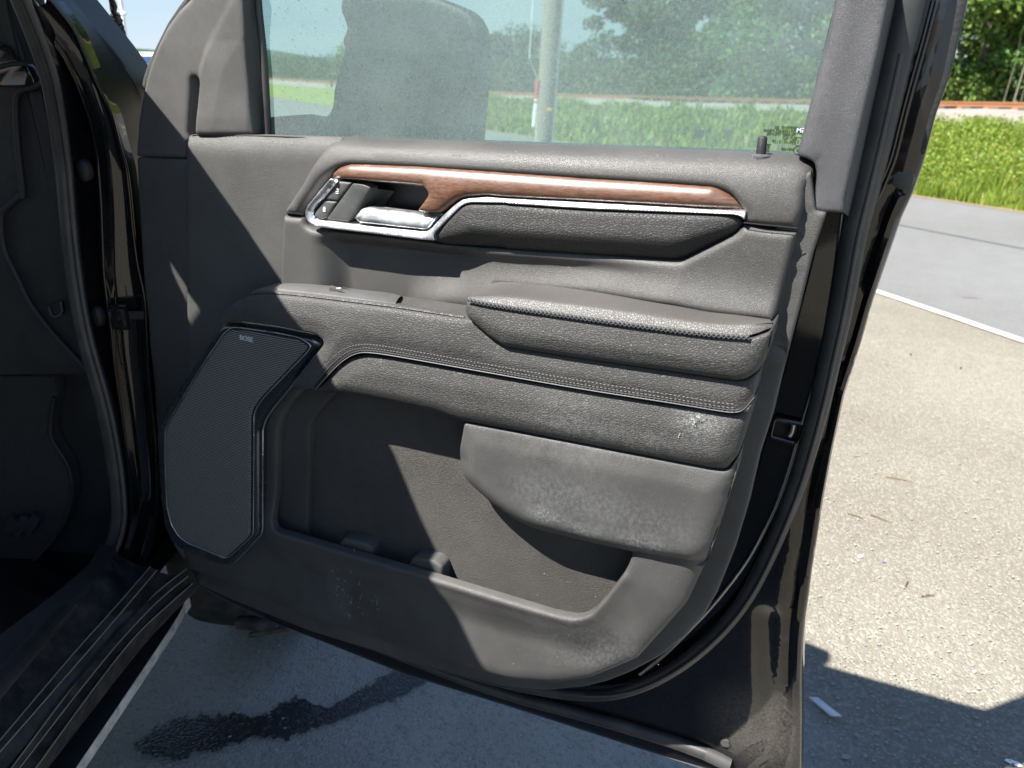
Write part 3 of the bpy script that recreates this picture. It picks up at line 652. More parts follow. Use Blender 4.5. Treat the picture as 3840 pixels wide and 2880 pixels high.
# wet patch, twigs, pebbles, leaf scrap on the lot
def wetpatch(name, path, label):
    sp_ = smooth3([(x, y, w*1000) for x, y, w in path], 2); path = [(a[0], a[1], a[2]/1000) for a in sp_]; P = [PZ(x, y) for x, y, _ in path]; pts = []
    n = 160; L_ = []
    q = np.linspace(0, len(P)-1, n//2)
    C_ = np.stack([np.interp(q, range(len(P)), [a[k] for a in P]) for k in (0, 1)], 1); Wd = np.interp(q, range(len(P)), [a[2] for a in path])
    T = np.gradient(C_, axis=0); T /= np.linalg.norm(T, axis=1, keepdims=True); Nn = np.stack([-T[:, 1], T[:, 0]], 1); Nn = np.array([Nn[max(0, i-8):i+9].mean(0) for i in range(len(Nn))])
    def w_(i, s): return Wd[i]*(1+.55*noise.noise(Vector((C_[i][0]*9, C_[i][1]*9, s*5)))+.35*noise.noise(Vector((C_[i][0]*35, C_[i][1]*35, s*7))))
    vs = []; ed = []; m_ = len(C_); rows = (-1, -.6, -.25, .25, .6, 1)
    for rr_ in rows:
        for i in range(m_): w2 = w_(i, 1 if rr_ > 0 else 2)*1.35; vs.append((*(C_[i]+Nn[i]*w2*rr_), .003)); ed.append((1-abs(rr_))*min(1, i/8, (m_-1-i)/8))
    me = mesh(vs, [[k*m_+i, k*m_+i+1, (k+1)*m_+i+1, (k+1)*m_+i] for k in range(5) for i in range(m_-1)])
    me.attributes.new('edge', 'FLOAT', 'POINT'); me.attributes['edge'].data.foreach_set('value', ed)
    o = link(name, me, 'wet_or_shade_lift', kind='structure')
wetpatch('wet_patch', [(500, 2800, .02), (600, 2785, .05), (760, 2750, .062), (900, 2738, .042), (980, 2725, .03), (1060, 2690, .062), (1130, 2680, .05), (1220, 2680, .028), (1300, 2650, .03), (1400, 2610, .034), (1490, 2570, .045), (1560, 2530, .04), (1610, 2500, .02)], '')
def litter(name, label, cat, x, y, ln, az, rad, mat):
    q = PZ(x, y)+Zv*rad; d = np.array([math.sin(math.radians(az)), math.cos(math.radians(az)), 0])
    o = tube(name, [q-d*ln/2, q+AX[1]*.003+Zv*.002, q+d*ln/2], [rad, rad, rad*.5], mat, seg=6); o['label'] = label; o['category'] = cat; return o
base('twig_mat', (.15, .10, .055), .8)
for (x, y, ln, az, lb) in ((3370, 1798, .11, 112, 'brown straw twig lying on the sunlit gravel right of the door, longest'), (3300, 1945, .08, 135, 'thin reddish twig on the gravel below the long straw'), (3205, 1935, .06, 130, 'faint thin twig on gravel nearest the door edge'), (3640, 1118, .12, 100, 'small brown straw on the grey road beyond the white line'), (3480, 2235, .05, 80, 'tiny bent twig on the gravel low on the right'), (3400, 2190, .04, 40, 'tiny dark twig on the gravel beside the bent one')):
    litter('twig', lb, 'twig', x, y, ln, az, .0022, 'twig_mat')
q = PZ(3095, 2665)+Zv*.01; e = MB().add([q+a for a in (np.array([-.035, .035, 0]), np.array([-.012, .03, .004]), np.array([.03, -.03, 0]), np.array([.0, -.032, .003]))], [[0, 1, 2, 3]]).done('scrap', 'pole_metal'); e['label'] = 'flat blue-grey plastic scrap lying at the shadow edge on the ground'; e['category'] = 'litter'
md = e.modifiers.new('s', 'SOLIDIFY'); md.thickness = .004
bm = bmesh.new(); bmesh.ops.create_icosphere(bm, subdivisions=1, radius=1); iv = np.array([v.co[:] for v in bm.verts]); ifc = [[v.index for v in f.verts] for f in bm.faces]; bm.free()
vs = []; fs = []
for k in range(3000):
    if k % 3: x, y = random.uniform(2950, 4000), random.uniform(1250, 3000)
    else: x, y = random.uniform(250, 2900), random.uniform(2300, 2980)
    q = PZ(x, y); s_ = random.uniform(.0012, .0035)*random.choice([1, 1, 1, 1.8]); n0 = len(vs)
    m3 = rng.normal(0, .18, iv.shape)+iv; vs += (m3*np.array([s_, s_*.8, s_*.5])+q+Zv*s_*.25).tolist(); fs += [[a+n0 for a in f] for f in ifc]
base('pebble', (.27, .255, .225), .85)
me = bpy.data.meshes.new('p'); me.from_pydata(vs, [], fs); me.update(); o = link('gravel', me, 'pebble', kind='stuff'); o['label'] = 'small pale stones scattered over the worn parking lot surface'; o['category'] = 'gravel'
# overhead wire whose shadow crosses the road
a_ = PZ(3300, 826); b_ = PZ(3900, 941); s_ = SUN/SUN[2]*7.5; d_ = (b_-a_)
ow = tube('overhead_wire', [a_-d_*6+s_, a_+s_-Zv*.1, b_+d_*6+s_], .02, 'rubber', seg=6, sm=0); ow['label'] = 'black overhead cable high above the road casting a thin shadow line'; ow['category'] = 'cable'

def chip(name, label, x, y, a, b_, h_, mat, rz=0.):
    q = PZ(x, y)+Zv*h_*.5; c_, s_ = math.cos(rz), math.sin(rz); m_ = MB()
    n_ = 7; vs = [q+np.array([c_*a*math.cos(k*6.283/n_)*random.uniform(.75, 1.1)-s_*b_*math.sin(k*6.283/n_), s_*a*math.cos(k*6.283/n_)+c_*b_*math.sin(k*6.283/n_)*random.uniform(.75, 1.1), 0]) for k in range(n_)]
    vv = [v-Zv*h_*.45 for v in vs]+[q+(v-q)*.85+Zv*h_*.45 for v in vs]
    o = m_.add(vv, [list(range(n_))[::-1], list(range(n_, 2*n_))]+[[k, (k+1) % n_, n_+(k+1) % n_, n_+k] for k in range(n_)]).done(name, mat); o['label'] = label; o['category'] = 'litter'; return o
base('chip_blue', (.12, .14, .32), .6)
chip('stone', 'small white stone on the sunlit gravel just right of the door', 3228, 2088, .009, .006, .006, 'white_paint')['category'] = 'stone'
chip('plastic_scrap', 'tiny blue plastic scrap beside the small white stone', 3315, 2107, .008, .005, .002, 'chip_blue')
chip('stone', 'flat pale stone lying in the truck shadow at the bottom of the frame', 3170, 2840, .014, .008, .006, 'pebble')['category'] = 'stone'
chip('paper_scrap', 'pale blue-white paper scrap at the very bottom right corner', 3800, 2860, .022, .008, .002, 'white_paint', -.5)
chip('stone', 'dark pebble on the tan gravel below the white line', 3415, 1330, .008, .006, .006, 'rubber')['category'] = 'stone'
chip('stone', 'dark pebble far right on the gravel level with the door latch', 3603, 1381, .007, .006, .006, 'rubber')['category'] = 'stone'
# ================================================================== THE TRUCK
base_pt = V(-1.6, 1.2, 0)
truck = thing('pickup_truck', 'black pickup truck with its front passenger door wide open', 'pickup truck', tuple(base_pt))
# ---------------- door shell (painted metal); every trim piece is a child of it
shell = [(3642, -70, 0), (3631, 0), (3604, 113), (3559, 294), (3509, 430), (3473, 579), (3459, 624), (3441, 674), (3423, 723), (3382, 813), (3328, 971), (3274, 1129), (3229, 1288),
 (3166, 1481), (3120, 1693), (3088, 1865), (3059, 2050), (3046, 2130), (3035, 2220), (3021, 2311), (3012, 2401), (3006, 2537), (3006, 2750), (3004, 2960, 60), (2940, 2996, 40), (2646, 2882), (2200, 2738), (1900, 2641),
 (1533, 2528), (1216, 2402), (1036, 2334), (858, 2253), (750, 2196, 0), (640, 2000, 0), (625, 600, 0), (2985, 612, 0), (3075, 240, 0), (3150, -30, 0), (3160, -70, 0)]
bead = Z(2840, 0, [(1490, 0), (1400, 350), (1300, 700), (1220, 1000), (1150, 1300), (1090, 1450), (1000, 1659)])+Z(2840, 700, [(930, 200), (890, 380), (850, 600), (770, 1000), (700, 1300), (640, 1600)])
gband = Z(2840, 700, [(1180, 0), (1060, 170), (990, 350), (930, 600), (870, 850), (800, 1100), (730, 1400)])+Z(2700, 1300, [(960, 150), (900, 500), (820, 850), (740, 1250), (690, 1659)])+Z(2700, 2130, [(620, 100), (590, 350), (575, 600), (560, 900), (540, 1200), (510, 1400), (440, 1550), (330, 1640)])
corner = [(2800, 2800), (2880, 2760), (2905, 2640), (2895, 2500), (2892, 2300)]
def shell_fn(u, v, s): return .004*np.sin(v*9)
door = panel('door', shell, -.125, 'paint', truck, R=.022, H=.014, back=.06, step=.012, fil=10, bstep=.006, fn=shell_fn,
             grooves=[(gband, .0075, .011), (corner, .02, .008), ([(3545, 30), (3500, 250), (3430, 500), (3350, 800), (3200, 1300), (3080, 1900)], .006, -.004)], label='black painted door edge and lower inner shell, dusty at the corner')
def dchild(name, P, r_, mat, **kw): return tube(name, P, r_, mat, door, **kw)
# outer matte applique strip and adhesive beads
panel('outer_applique', [(3597, -70), (3586, 0)]+Z(2840, 0, [(1560, 330), (1440, 800), (1312, 1225), (1385, 1290), (1405, 1230), (1480, 950), (1590, 650), (1690, 250), (1745, 0)])+[(3645, -70)], -.112, 'plastic_dark', door, R=.003, H=.002, back=.01, fil=5, label='matte dark strip along the door frame edge')
dchild('bead', [PD(x, y, -.106) for x, y in bead], .0028, 'black_gloss')
dchild('bead', [PD(x-16, y, -.104) for x, y in bead[:8]], .0022, 'black_gloss')
for (x, y) in ((3387, 673),):
    q = PD(x, y, -.108); dchild('plug', [q-Nv*.004, q+Nv*.002, q+Nv*.003], [.013, .012, .006], 'rubber', seg=16, sm=0)
q = PD(2719, 2786, -.112); dchild('plug', [q-Nv*.004, q+Nv*.002], [.009, .008], 'rubber_soft', seg=16, sm=0)
# weatherstrip and its inner lip
ws = [(3424, -70), (3408, 0), (3362, 200), (3318, 400), (3262, 640), (3232, 760), (3202, 881), (3174, 1039), (3145, 1197), (3114, 1330), (3082, 1481), (3035, 1662), (2985, 1830), (2926, 1978), (2868, 2110), (2804, 2232), (2727, 2337), (2623, 2440), (2510, 2522), (2397, 2578), (2284, 2608), (2171, 2608), (2036, 2592), (1900, 2566), (1700, 2510), (1400, 2412), (1100, 2302), (800, 2192)]
dchild('weatherstrip', [PD(x, y, -.092) for x, y in ws], [.0200, .0180, .0155, .0130, .0125, .011, .009], 'rubber', ell=(1, .85), seg=18, label='thick rubber seal round the door rim')
dchild('weatherstrip_lip', [PD(x+16, y+3, -.078) for x, y in ws[2:22]], [.0035, .003, .0025], 'rubber_soft', seg=8)
lip = [(3159, 800), (3134, 1016), (3093, 1265), (3070, 1380), (3039, 1481), (2989, 1653), (2926, 1865), (2850, 2020), (2786, 2130), (2668, 2278), (2578, 2370), (2488, 2461), (2400, 2530)]
dchild('metal_lip', [PD(x, y, -.104) for x, y in lip], .0032, 'accent', seg=8)
# lower seal tube with pale end cap
bt = [(840, 2213), (1081, 2302), (1352, 2400), (1669, 2524), (1900, 2606), (2216, 2688), (2520, 2778), (2650, 2826)]
dchild('lower_seal', [PD(x, y, -.108) for x, y in bt], [.008, .010, .0115, .012], 'rubber', seg=16, ell=(1, 1.1), sm=1)
dchild('seal_end_cap', [PD(x, y, -.108) for x, y in ((2645, 2824), (2700, 2850), (2738, 2868))], [.0125, .0125, .011], 'rubber_soft', seg=16, ell=(1, 1.1), sm=0, label='pale end piece of the lower seal')
# latch striker box
lq = fillet(Z(2700, 1300, [(455, 595), (685, 640), (630, 800), (420, 745)]), 10); lq.append(lq[0])
dchild('latch_frame', [PD(x, y, -.104) for x, y in lq], .0035, 'black_gloss', sm=0, seg=8)
panel('latch_pocket', Z(2700, 1300, [(465, 605), (675, 645), (625, 790), (430, 740)]), -.112, 'black_gap', door, R=0, H=0, back=.004)
dchild('latch_pawl', [PD(x, y, -.100) for x, y in Z(2700, 1300, [(610, 640), (600, 700), (575, 735)])], .006, 'satin_trim', seg=8)
# ---------------- window
glass = panel('window_glass', [(962, -70, 0), (990, 200, 0), (985, 525, 0), (1240, 560, 0), (3000, 640, 0), (3060, 300, 0), (3150, -70, 0)], -.052, 'dusty_glass', door, R=0, H=0, back=.004, step=.2, fil=0, label='side window glass covered in dust, slightly green')
dchild('glass_channel', [PD(x, y, -.048) for x, y in ((952, -240), (966, 0), (988, 200), (998, 350), (1004, 508))], .006, 'rubber', sm=1)
pn = PD(2853, 580, -.030); pt_ = PD(2861, 509, -.030)
dchild('lock_pin', [pn-Zv*.02, pn, pt_-(pt_-pn)*.12, pt_-(pt_-pn)*.03, pt_], [.0062, .0062, .0058, .0045, .0015], 'plastic_dark', sm=0, seg=16)
dchild('lock_pin_collar', [pn-Zv*.006, pn-Zv*.001, pn+Zv*.001], [.0125, .0125, .008], 'plastic_frame', sm=0, seg=20)
def text(name, s, x, y, w, size, mat, parent, mirror=False, ext=.0003, rot=0., ang=None, bold=0.):
    cu = bpy.data.curves.new('t', 'FONT'); cu.body = s; cu.size = size; cu.extrude = ext; cu.align_x = 'CENTER'; cu.align_y = 'CENTER'; cu.offset = bold; cu.resolution_u = 3
    to = bpy.data.objects.new('t', cu); COL.objects.link(to); bpy.context.view_layer.update()
    me = bpy.data.meshes.new_from_object(to.evaluated_get(bpy.context.evaluated_depsgraph_get())); bpy.data.objects.remove(to)
    q = PD(x, y, w); xs = -1 if mirror else 1; c_, s_ = math.cos(rot), math.sin(rot)
    for v in me.vertices:
        a, b_, d = v.co; a *= xs; a, b_ = a*c_-b_*s_, a*s_+b_*c_; v.co = Vector(q+Dv*a+Zv*b_+Nv*d)
    me.materials.clear(); return link(name, me, mat, parent)
W0 = -.0515
def etx(s, cx, cy, sz): text('etched_text', s, 2560+cx/4.608, 420+cy/4.608, W0, sz, 'etch', door, True, rot=-.0)
etx('TEMPERED  GS', 1795, 268, .0043); etx('DOT1038AS2 M5048', 1700, 328, .0049); etx('TRANSP 70% MIN.', 1695, 385, .0045); etx('FUYAO', 1845, 452, .0053)
etx('43R-0115129', 1750, 515, .0053); etx('E001488', 1810, 643, .0043); etx('23', 1468, 662, .0036); etx('2', 1992, 510, .0043); etx('K', 1985, 655, .0043)
panel('etched_badge', Z(2560, 420, [(1995, 265), (2085, 262), (2062, 385), (1985, 380)], 4.608), W0+.0003, 'etch_blue', door, R=0, H=0, back=.0003, step=.05, fil=2)
text('etched_text', 'GM', 2560+2050/4.608, 420+322/4.608, W0+.0008, .0075, 'icon_white', door, True)
for (cx, cy) in ((2000, 508), (1985, 658)):
    q = PD(2560+cx/4.608, 420+cy/4.608, W0); dchild('etched_ring', [q+Dv*.0045*math.cos(a)+Zv*.005*math.sin(a) for a in np.linspace(0, 2*math.pi, 28)], .00035, 'etch', sm=0, seg=5, cap=False)
e = MB()
for (a0, a1) in (((1445, 553), (1520, 555)), ((1440, 618), (1508, 620)), ((1465, 556), (1470, 618)), ((1500, 556), (1490, 618)), ((1495, 560), (1475, 612))):
    e.tube([PD(2560+a0[0]/4.608, 420+a0[1]/4.608, W0), PD(2560+a1[0]/4.608, 420+a1[1]/4.608, W0)], .0005, seg=5, sm=0)
e.done('etched_mark', 'etch', door)
# stickers seen faintly, from behind
q = (2560+290/4.608, 420+380/4.608); panel('sticker', [(q[0]+19*math.cos(a), q[1]+20*math.sin(a)) for a in np.linspace(0, 2*math.pi, 24)[:-1]], -.0555, 'satin_trim', door, R=0, H=0, back=.0004, step=.05, fil=0, label='round grey sticker on the outside of the glass')
panel('sticker', Z(2560, 420, [(750, 310), (880, 310), (870, 370), (830, 400), (830, 490), (760, 480), (765, 390)], 4.608), -.0555, 'satin_trim', door, R=0, H=0, back=.0004, step=.05, fil=2, label='small arrow-like grey sticker on the outside of the glass')
# dark flecks on the glass and trims
def flecks(name, n, xr, yr, w, mat, smin, smax, test=None, streak=1.):
    e = MB(); k = 0
    while k < n:
        x, y = random.uniform(*xr), random.uniform(*yr)
        if test and not test(x, y): continue
        u, v = onD(x, y, w); s_ = random.uniform(smin, smax); a = random.uniform(0, 6.28); nn = random.randint(4, 6); st = random.uniform(.4, 1)
        vs = [DW(u+s_*math.cos(a+q*2*math.pi/nn)*st*random.uniform(.6, 1.2), v+s_*math.sin(a+q*2*math.pi/nn)*streak*random.uniform(.6, 1.2), w) for q in range(nn)]
        e.add(vs, [list(range(nn))]); k += 1
    return e.done(name, mat, door, None, kind='stuff')
flecks('glass_specks', 260, (1000, 1500), (0, 500), -.0505, 'dark_speck', .0003, .0012, lambda x, y: random.random() < math.exp(-(x-1000)/260.))
flecks('glass_specks', 90, (1300, 3000), (0, 560), -.0505, 'dark_speck', .0003, .0009, lambda x, y: x < 3075-.3*y)
flecks('glass_specks', 30, (1000, 2900), (0, 540), -.0505, 'white_spot', .0003, .0009)
# dark grime band along the front of the glass
gr_ = MB()
# ---------------- towing mirror outside the glass
mp_ = [(1290, -30), (1600, -20), (1680, 10), (1745, 38), (1775, 62), (1797, 100), (1808, 150), (1812, 200), (1806, 290), (1795, 420), (1785, 545), (1788, 640), (1000, 640), (1000, 440), (1130, 430), (1180, 440), (1230, 440), (1252, 400), (1256, 340), (1270, 270), (1300, 190), (1285, 150), (1308, 110), (1295, 70), (1280, 40)]
mir = panel('side_mirror', mp_, -.11, 'plastic_dark', door, R=.012, H=.006, back=.03, step=.02, fil=16, bstep=.008, label='large dark towing mirror behind the dusty glass')
# ---------------- trim
sail_o = [(930, -110, 0), (800, -110, 0)]+Z(0, 0, [(1590, 0, 5), (1500, 90), (1400, 230), (1330, 370), (1270, 520), (1230, 650), (1200, 800), (1165, 1000), (1145, 1297, 4), (1562, 1312, 4), (1566, 1180, 5), (1655, 1116, 5), (2112, 1120, 4), (2090, 800), (2062, 500), (2050, 200), (2040, 0, 0)])
crease = Z(0, 0, [(1900, -30), (1820, 120), (1730, 290), (1670, 420), (1635, 560), (1610, 760), (1585, 950), (1575, 1120)])
def sail_fn(u, v, s):
    X = np.stack([u, v], 1); c = np.array([onD(a[0], a[1], -.02) for a in crease]); d = sdist(X, c, False)
    xc = np.interp(v, c[::-1, 1], c[::-1, 0]); right = u > xc
    return np.where(right, .009*np.clip(d/.010, 0, 1)*np.clip((1.66-v)/.14, .15, 1)-.006*np.clip(d-.05, 0, 1)/.05, 0)
panel('sail_trim', sail_o, -.030, 'plastic_sail', door, R=.008, H=.006, back=.03, step=.0035, fil=12, fn=sail_fn, bstep=.003, grooves=[(Z(0, 0, [(2060, 60), (2090, 700), (2095, 1110)]), .003, .0015), (Z(0, 0, [(1640, 700), (1635, 850), (1625, 980), (1618, 1110)]), .009, .022)], label='grey upper corner trim ahead of the window')
panel('sail_edge', Z(0, 0, [(1580, -60), (1500, 40), (1400, 190), (1310, 370), (1240, 520), (1200, 640), (1185, 720), (1210, 770), (1260, 640), (1420, 300), (1600, 0), (1640, -60)]), -.045, 'rubber_soft', door, R=.004, H=.004, back=.02, fil=6, label='dark rubber edge of the corner trim')
panel('front_trim', Z(0, 0, [(1146, 1303, 3), (1562, 1320, 3)])+[(712, 620, 0), (712, 1600, 0), (640, 1900, 0), (600, 1800, 0), (590, 1600), (583, 1446), (565, 1288), (560, 1197), (549, 1107), (538, 971), (531, 835), (522, 700)], -.026, 'plastic_panel', door, R=.006, H=.004, back=.03, step=.012, label='plain front strip of door trim beside the hinge pillar')
pa_o = [(707, 540, 22), (714, 505, 22), (740, 503), (860, 503), (1000, 507), (1289, 516), (1289, 700, 0), (1120, 1300, 0), (707, 1500, 0)]
panel('front_panel', pa_o, -.016, 'plastic_panel', door, R=.007, H=.006, back=.02, step=.010, fil=14, dips=[([(700, 508), (1289, 518)], .035, .016)], label='textured front section of the upper door trim')
cap_top = [(1289, 512), (1320, 512), (1900, 534), (2400, 553), (2900, 572), (3010, 583), (3050, 598)]
cap_o = [(1076, 800, 2), (1117, 735), (1153, 681), (1189, 617), (1216, 563), (1236, 532), (1262, 518)]+cap_top+[(3056, 620, 20), (3052, 660), (3028, 700, 5), (3018, 786), (2995, 855, 6), (2880, 850), (2788, 836, 3), (2796, 800), (2786, 778), (2745, 733), (2712, 716), (2670, 706), (2220, 677), (1900, 655), (1580, 632), (1330, 622), (1290, 632), (1256, 655), (1238, 672), (1165, 775), (1148, 808, 3)]
WEDGE = 0
def cap_fn(u, v, s): return .0
panel('upper_cap', cap_o, -.012, 'vinyl_cap', door, R=.012, H=.020, back=.03, step=.009, fil=10,
      dips=[(cap_top, .060, .040)], label='soft padded cap along the window sill')
mid_o = [(1074, 806, 3), (1148, 812, 2), (1160, 842), (1190, 858), (1400, 880), (1600, 905), (1650, 915), (1900, 932), (2520, 972), (2560, 972), (2765, 870), (2790, 842, 2), (2880, 858), (2993, 868, 5), (2955, 1020), (2908, 1188, 12), (2863, 1180), (2668, 1160), (2533, 1132), (2248, 1100), (1863, 1070, 0), (1840, 1200, 0), (1560, 1185, 0), (1063, 1110, 0), (1063, 1065), (1065, 952), (1069, 870)]
rec_c = [onD(x, y, 0) for x, y in ((1200, 960), (1350, 985), (1500, 1010), (1700, 1040))]
def mid_fn(u, v, s):
    X = np.stack([u, v], 1)
    top = np.array([onD(x, y, 0.) for x, y in ((1060, 870), (1170, 862), (1600, 905), (1900, 930), (2500, 965), (2700, 900))]); d = sdist(X, top, False)
    u0, u1 = onD(1170, 950, 0)[0], onD(2560, 950, 0)[0]
    lat = np.clip((u-u0)/.06, 0, 1)*np.clip((u1-u)/.14, 0, 1); lat = lat*lat*(3-2*lat)
    ud = np.clip((u-onD(1170, 950, 0)[0])/.06, 0, 1)*np.clip((onD(1860, 950, 0)[0]-u)/.08, 0, 1); ud = ud*ud*(3-2*ud)
    below = np.clip((1.33-v)/.03, 0, 1)
    dep = .016+.016*ud
    drop = lat*dep*np.clip(d/.022, 0, 1)
    bot = np.array([onD(x, y, 0.) for x, y in ((1480, 1150), (1863, 1120), (2248, 1110), (2533, 1140), (2900, 1200))]); db = sdist(X, bot, False)
    return -drop+.018*np.exp(-(db/.03)**2)*np.clip((u-onD(1500, 1100, 0)[0])/.06, 0, 1)
panel('mid_panel', mid_o, -.004, 'vinyl_cap', door, R=.010, H=.012, back=.03, step=.005, fil=10, bstep=.0025, fn=mid_fn, label='soft middle trim panel with the scooped recess')
# seam stitches on the cap
def stitch_row(name, line, w, n, ln, mat, off=0., parent=None, rad=.0007, r0=0.):
    P = curve3(smooth3([PD(x, y, w) for x, y in line], 2), n*2+1); e = MB()
    for k in range(n):
        a, b_ = P[2*k], P[2*k+1]; m_ = (a+b_)/2+Nv*rad*.8; e.tube([a, m_, b_], rad, seg=5, sm=0)
    return e.done(name, mat, parent or door, 60)
stitch_row('stitching', Z(1900, 500, [(1970, 742), (2212, 768)])+Z(2840, 700, [(60, 316), (335, 345)]), .0095, 34, 0, 'thread_black', rad=.0009)
stitch_row('stitching', Z(900, 500, [(385, 658), (460, 662), (530, 672)]), .006, 14, 0, 'thread_black', rad=.0008)
# wood, chrome, pull pad, release handle, lock buttons
wood_o = Z(900, 500, [(772, 368, 3), (785, 330), (850, 272), (940, 247), (1050, 244), (1500, 265), (2212, 312)])+Z(1900, 500, [(700, 362), (1100, 382), (1720, 427), (1790, 452), (1860, 492), (1985, 602), (1990, 627, 2), (700, 562, 0), (0, 528)])+Z(900, 500, [(2060, 514), (1920, 524), (1850, 537), (1800, 567), (1690, 657, 2), (1475, 642, 6), (1555, 535), (1577, 490, 14), (1530, 432, 14), (1100, 400), (900, 382), (790, 374, 3)])
wood_bot = Z(1900, 500, [(1990, 627), (700, 562), (0, 528)])+Z(900, 500, [(2060, 514), (1920, 524), (1850, 537), (1800, 567), (1690, 657)])
panel('wood_trim', wood_o, .010, 'wood', door, R=.006, H=.005, back=.02, step=.006, fil=8, bstep=.003, dips=[(wood_bot, .018, .009), (Z(900, 500, [(772, 368), (1530, 432), (1560, 480)]), .014, .007), (Z(900, 500, [(785, 330), (850, 272), (940, 247), (1500, 265), (2212, 312)])+Z(1900, 500, [(700, 362), (1720, 427), (1860, 492), (1985, 602)]), .040, .017)], label='brown open-grain wood strip')
ch_o = Z(900, 500, [(745, 378, 4), (700, 430), (560, 600), (541, 650), (545, 700), (570, 740), (630, 775), (1100, 830), (1500, 880), (1615, 888, 3), (1605, 850), (1620, 820), (1830, 610), (1870, 584), (1920, 574), (2212, 578)])+Z(1900, 500, [(0, 584), (700, 628), (1880, 674), (1930, 684), (1972, 716, 3), (1990, 640, 3), (700, 568, 0), (0, 532)])+Z(900, 500, [(2060, 520), (1920, 530), (1860, 540), (1812, 570), (1690, 680), (1600, 780), (1560, 802), (1520, 804), (1100, 765), (650, 712), (622, 690), (614, 655), (640, 600), (700, 545), (814, 405), (815, 380, 3)])
panel('chrome_trim', ch_o, .013, 'chrome', door, R=.002, H=.002, back=.02, step=.004, fil=8, bstep=.0025, dips=[(Z(900, 500, [(815, 380), (700, 545), (640, 600), (614, 655), (622, 690), (650, 712), (1100, 765), (1520, 804), (1560, 802), (1600, 780), (1690, 680), (1812, 570), (1860, 540), (1920, 530), (2060, 520)])+Z(1900, 500, [(0, 532), (700, 568), (1990, 640)]), .018, .009)], label='bright chrome strip looping round the release handle')
pad_o = Z(900, 500, [(1615, 880, 8), (1612, 845), (1640, 812), (1832, 616), (1880, 586), (1925, 578), (2212, 582)])+Z(1900, 500, [(0, 588), (700, 632), (1880, 680), (1940, 700), (1966, 745), (1960, 780), (1915, 825), (1500, 1028), (1440, 1042), (1380, 1045), (0, 955)])+Z(900, 500, [(2212, 945), (1700, 912)])
pad_bot = Z(1900, 500, [(1966, 770), (1915, 825), (1500, 1028), (1440, 1042), (1380, 1045), (0, 955)])+Z(900, 500, [(2212, 945), (1700, 912), (1600, 905)])
panel('pull_pad', pad_o, .006, 'leather_pad', door, R=.007, H=.006, back=.04, step=.006, fil=10, fn=lambda u, v, s: .016*np.clip(s/.06, 0, 1), dips=[(pad_bot, .045, .020)], label='grained black leather pad below the wood strip')
panel('handle_bowl', Z(900, 500, [(600, 640), (820, 380), (1580, 430), (1600, 500), (1700, 670), (1600, 800), (1500, 810), (640, 715)]), -.040, 'bowl_black', door, R=.004, H=-.002, back=.002, fil=8, step=.01)
loft('bowl_wall', [[PD(x, y, .002) for x, y in Z(900, 500, [(1090, 452), (985, 600), (905, 728)])], [PD(x, y, -.03) for x, y in Z(900, 500, [(1210, 470), (1120, 600), (1010, 745)])], [PD(x, y, -.039) for x, y in Z(900, 500, [(1280, 480), (1200, 600), (1100, 750)])]], 'plastic_switch', door, n=16, sub=4)
panel('bezel_plate', Z(900, 500, [(940, 412, 5), (1030, 425), (1092, 452, 6), (990, 600), (903, 732, 4), (720, 712, 3)]), .004, 'plastic_switch', door, R=.002, H=.0015, back=.02, fil=5, step=.008)
for (o_, lb) in (([(828, 398, 3), (935, 407, 5), (905, 452), (815, 560, 3), (705, 549, 3)], 'unlock button'), ([(702, 555, 3), (812, 566, 3), (728, 700, 8), (690, 711), (640, 700, 8), (617, 672, 8)], 'lock button')):
    panel('lock_button', Z(900, 500, o_), .004, 'plastic_switch', door, R=.0035, H=.003, back=.02, fil=6, step=.006, bstep=.002, label=lb)
panel('button_gap', Z(900, 500, [(812, 388), (948, 402), (915, 460), (736, 712), (690, 722), (620, 705), (605, 668)]), .0015, 'black_gap', door, R=0, H=0, back=.01, fil=6, step=.02)
def icon(cx, cy, open_):
    k = 1/3.687; X0 = 1100; Y0 = 640; w = .0078; P = lambda a, b_: PD(X0+(cx+a)*k, Y0+(cy+b_)*k, w)
    e = MB(); q = [P(-18, -4), P(18, -2), P(18, 28), P(-18, 24), P(-18, -4)]; e.tube(q, .0006, seg=5, sm=0)
    e.tube([P(-6, 4), P(-6, 22)], .0004, seg=4, sm=0); e.tube([P(6, 5), P(6, 23)], .0004, seg=4, sm=0); e.tube([P(-6, 22), P(6, 23)], .0004, seg=4, sm=0)
    e.tube([P(-13, -4), P(-12, -22), P(0, -32), P(12, -22), P(13, -3)] if not open_ else [P(13, -3), P(15, -28), P(6, -40), P(-8, -36)], .0006, seg=5, sm=1)
    e.done('lock_icon', 'icon_white', door)
icon(608, 292, True); icon(430, 535, False)
H_ = lambda pts: Z(1100, 640, pts, 3.687)
rel = panel('release_handle', H_([(870, 640, 14), (960, 520, 10), (1060, 495, 6), (2032, 615, 4), (1890, 800, 22), (1830, 812, 8), (960, 718, 6), (900, 680, 6)]), .004, 'chrome', door, R=.004, H=.008, back=.012, fil=6, step=.004, bstep=.0025, dips=[(H_([(1060, 500), (2032, 620)]), .020, .010), (H_([(960, 715), (1830, 808)]), .006, .006)], label='chrome inside door release lever')
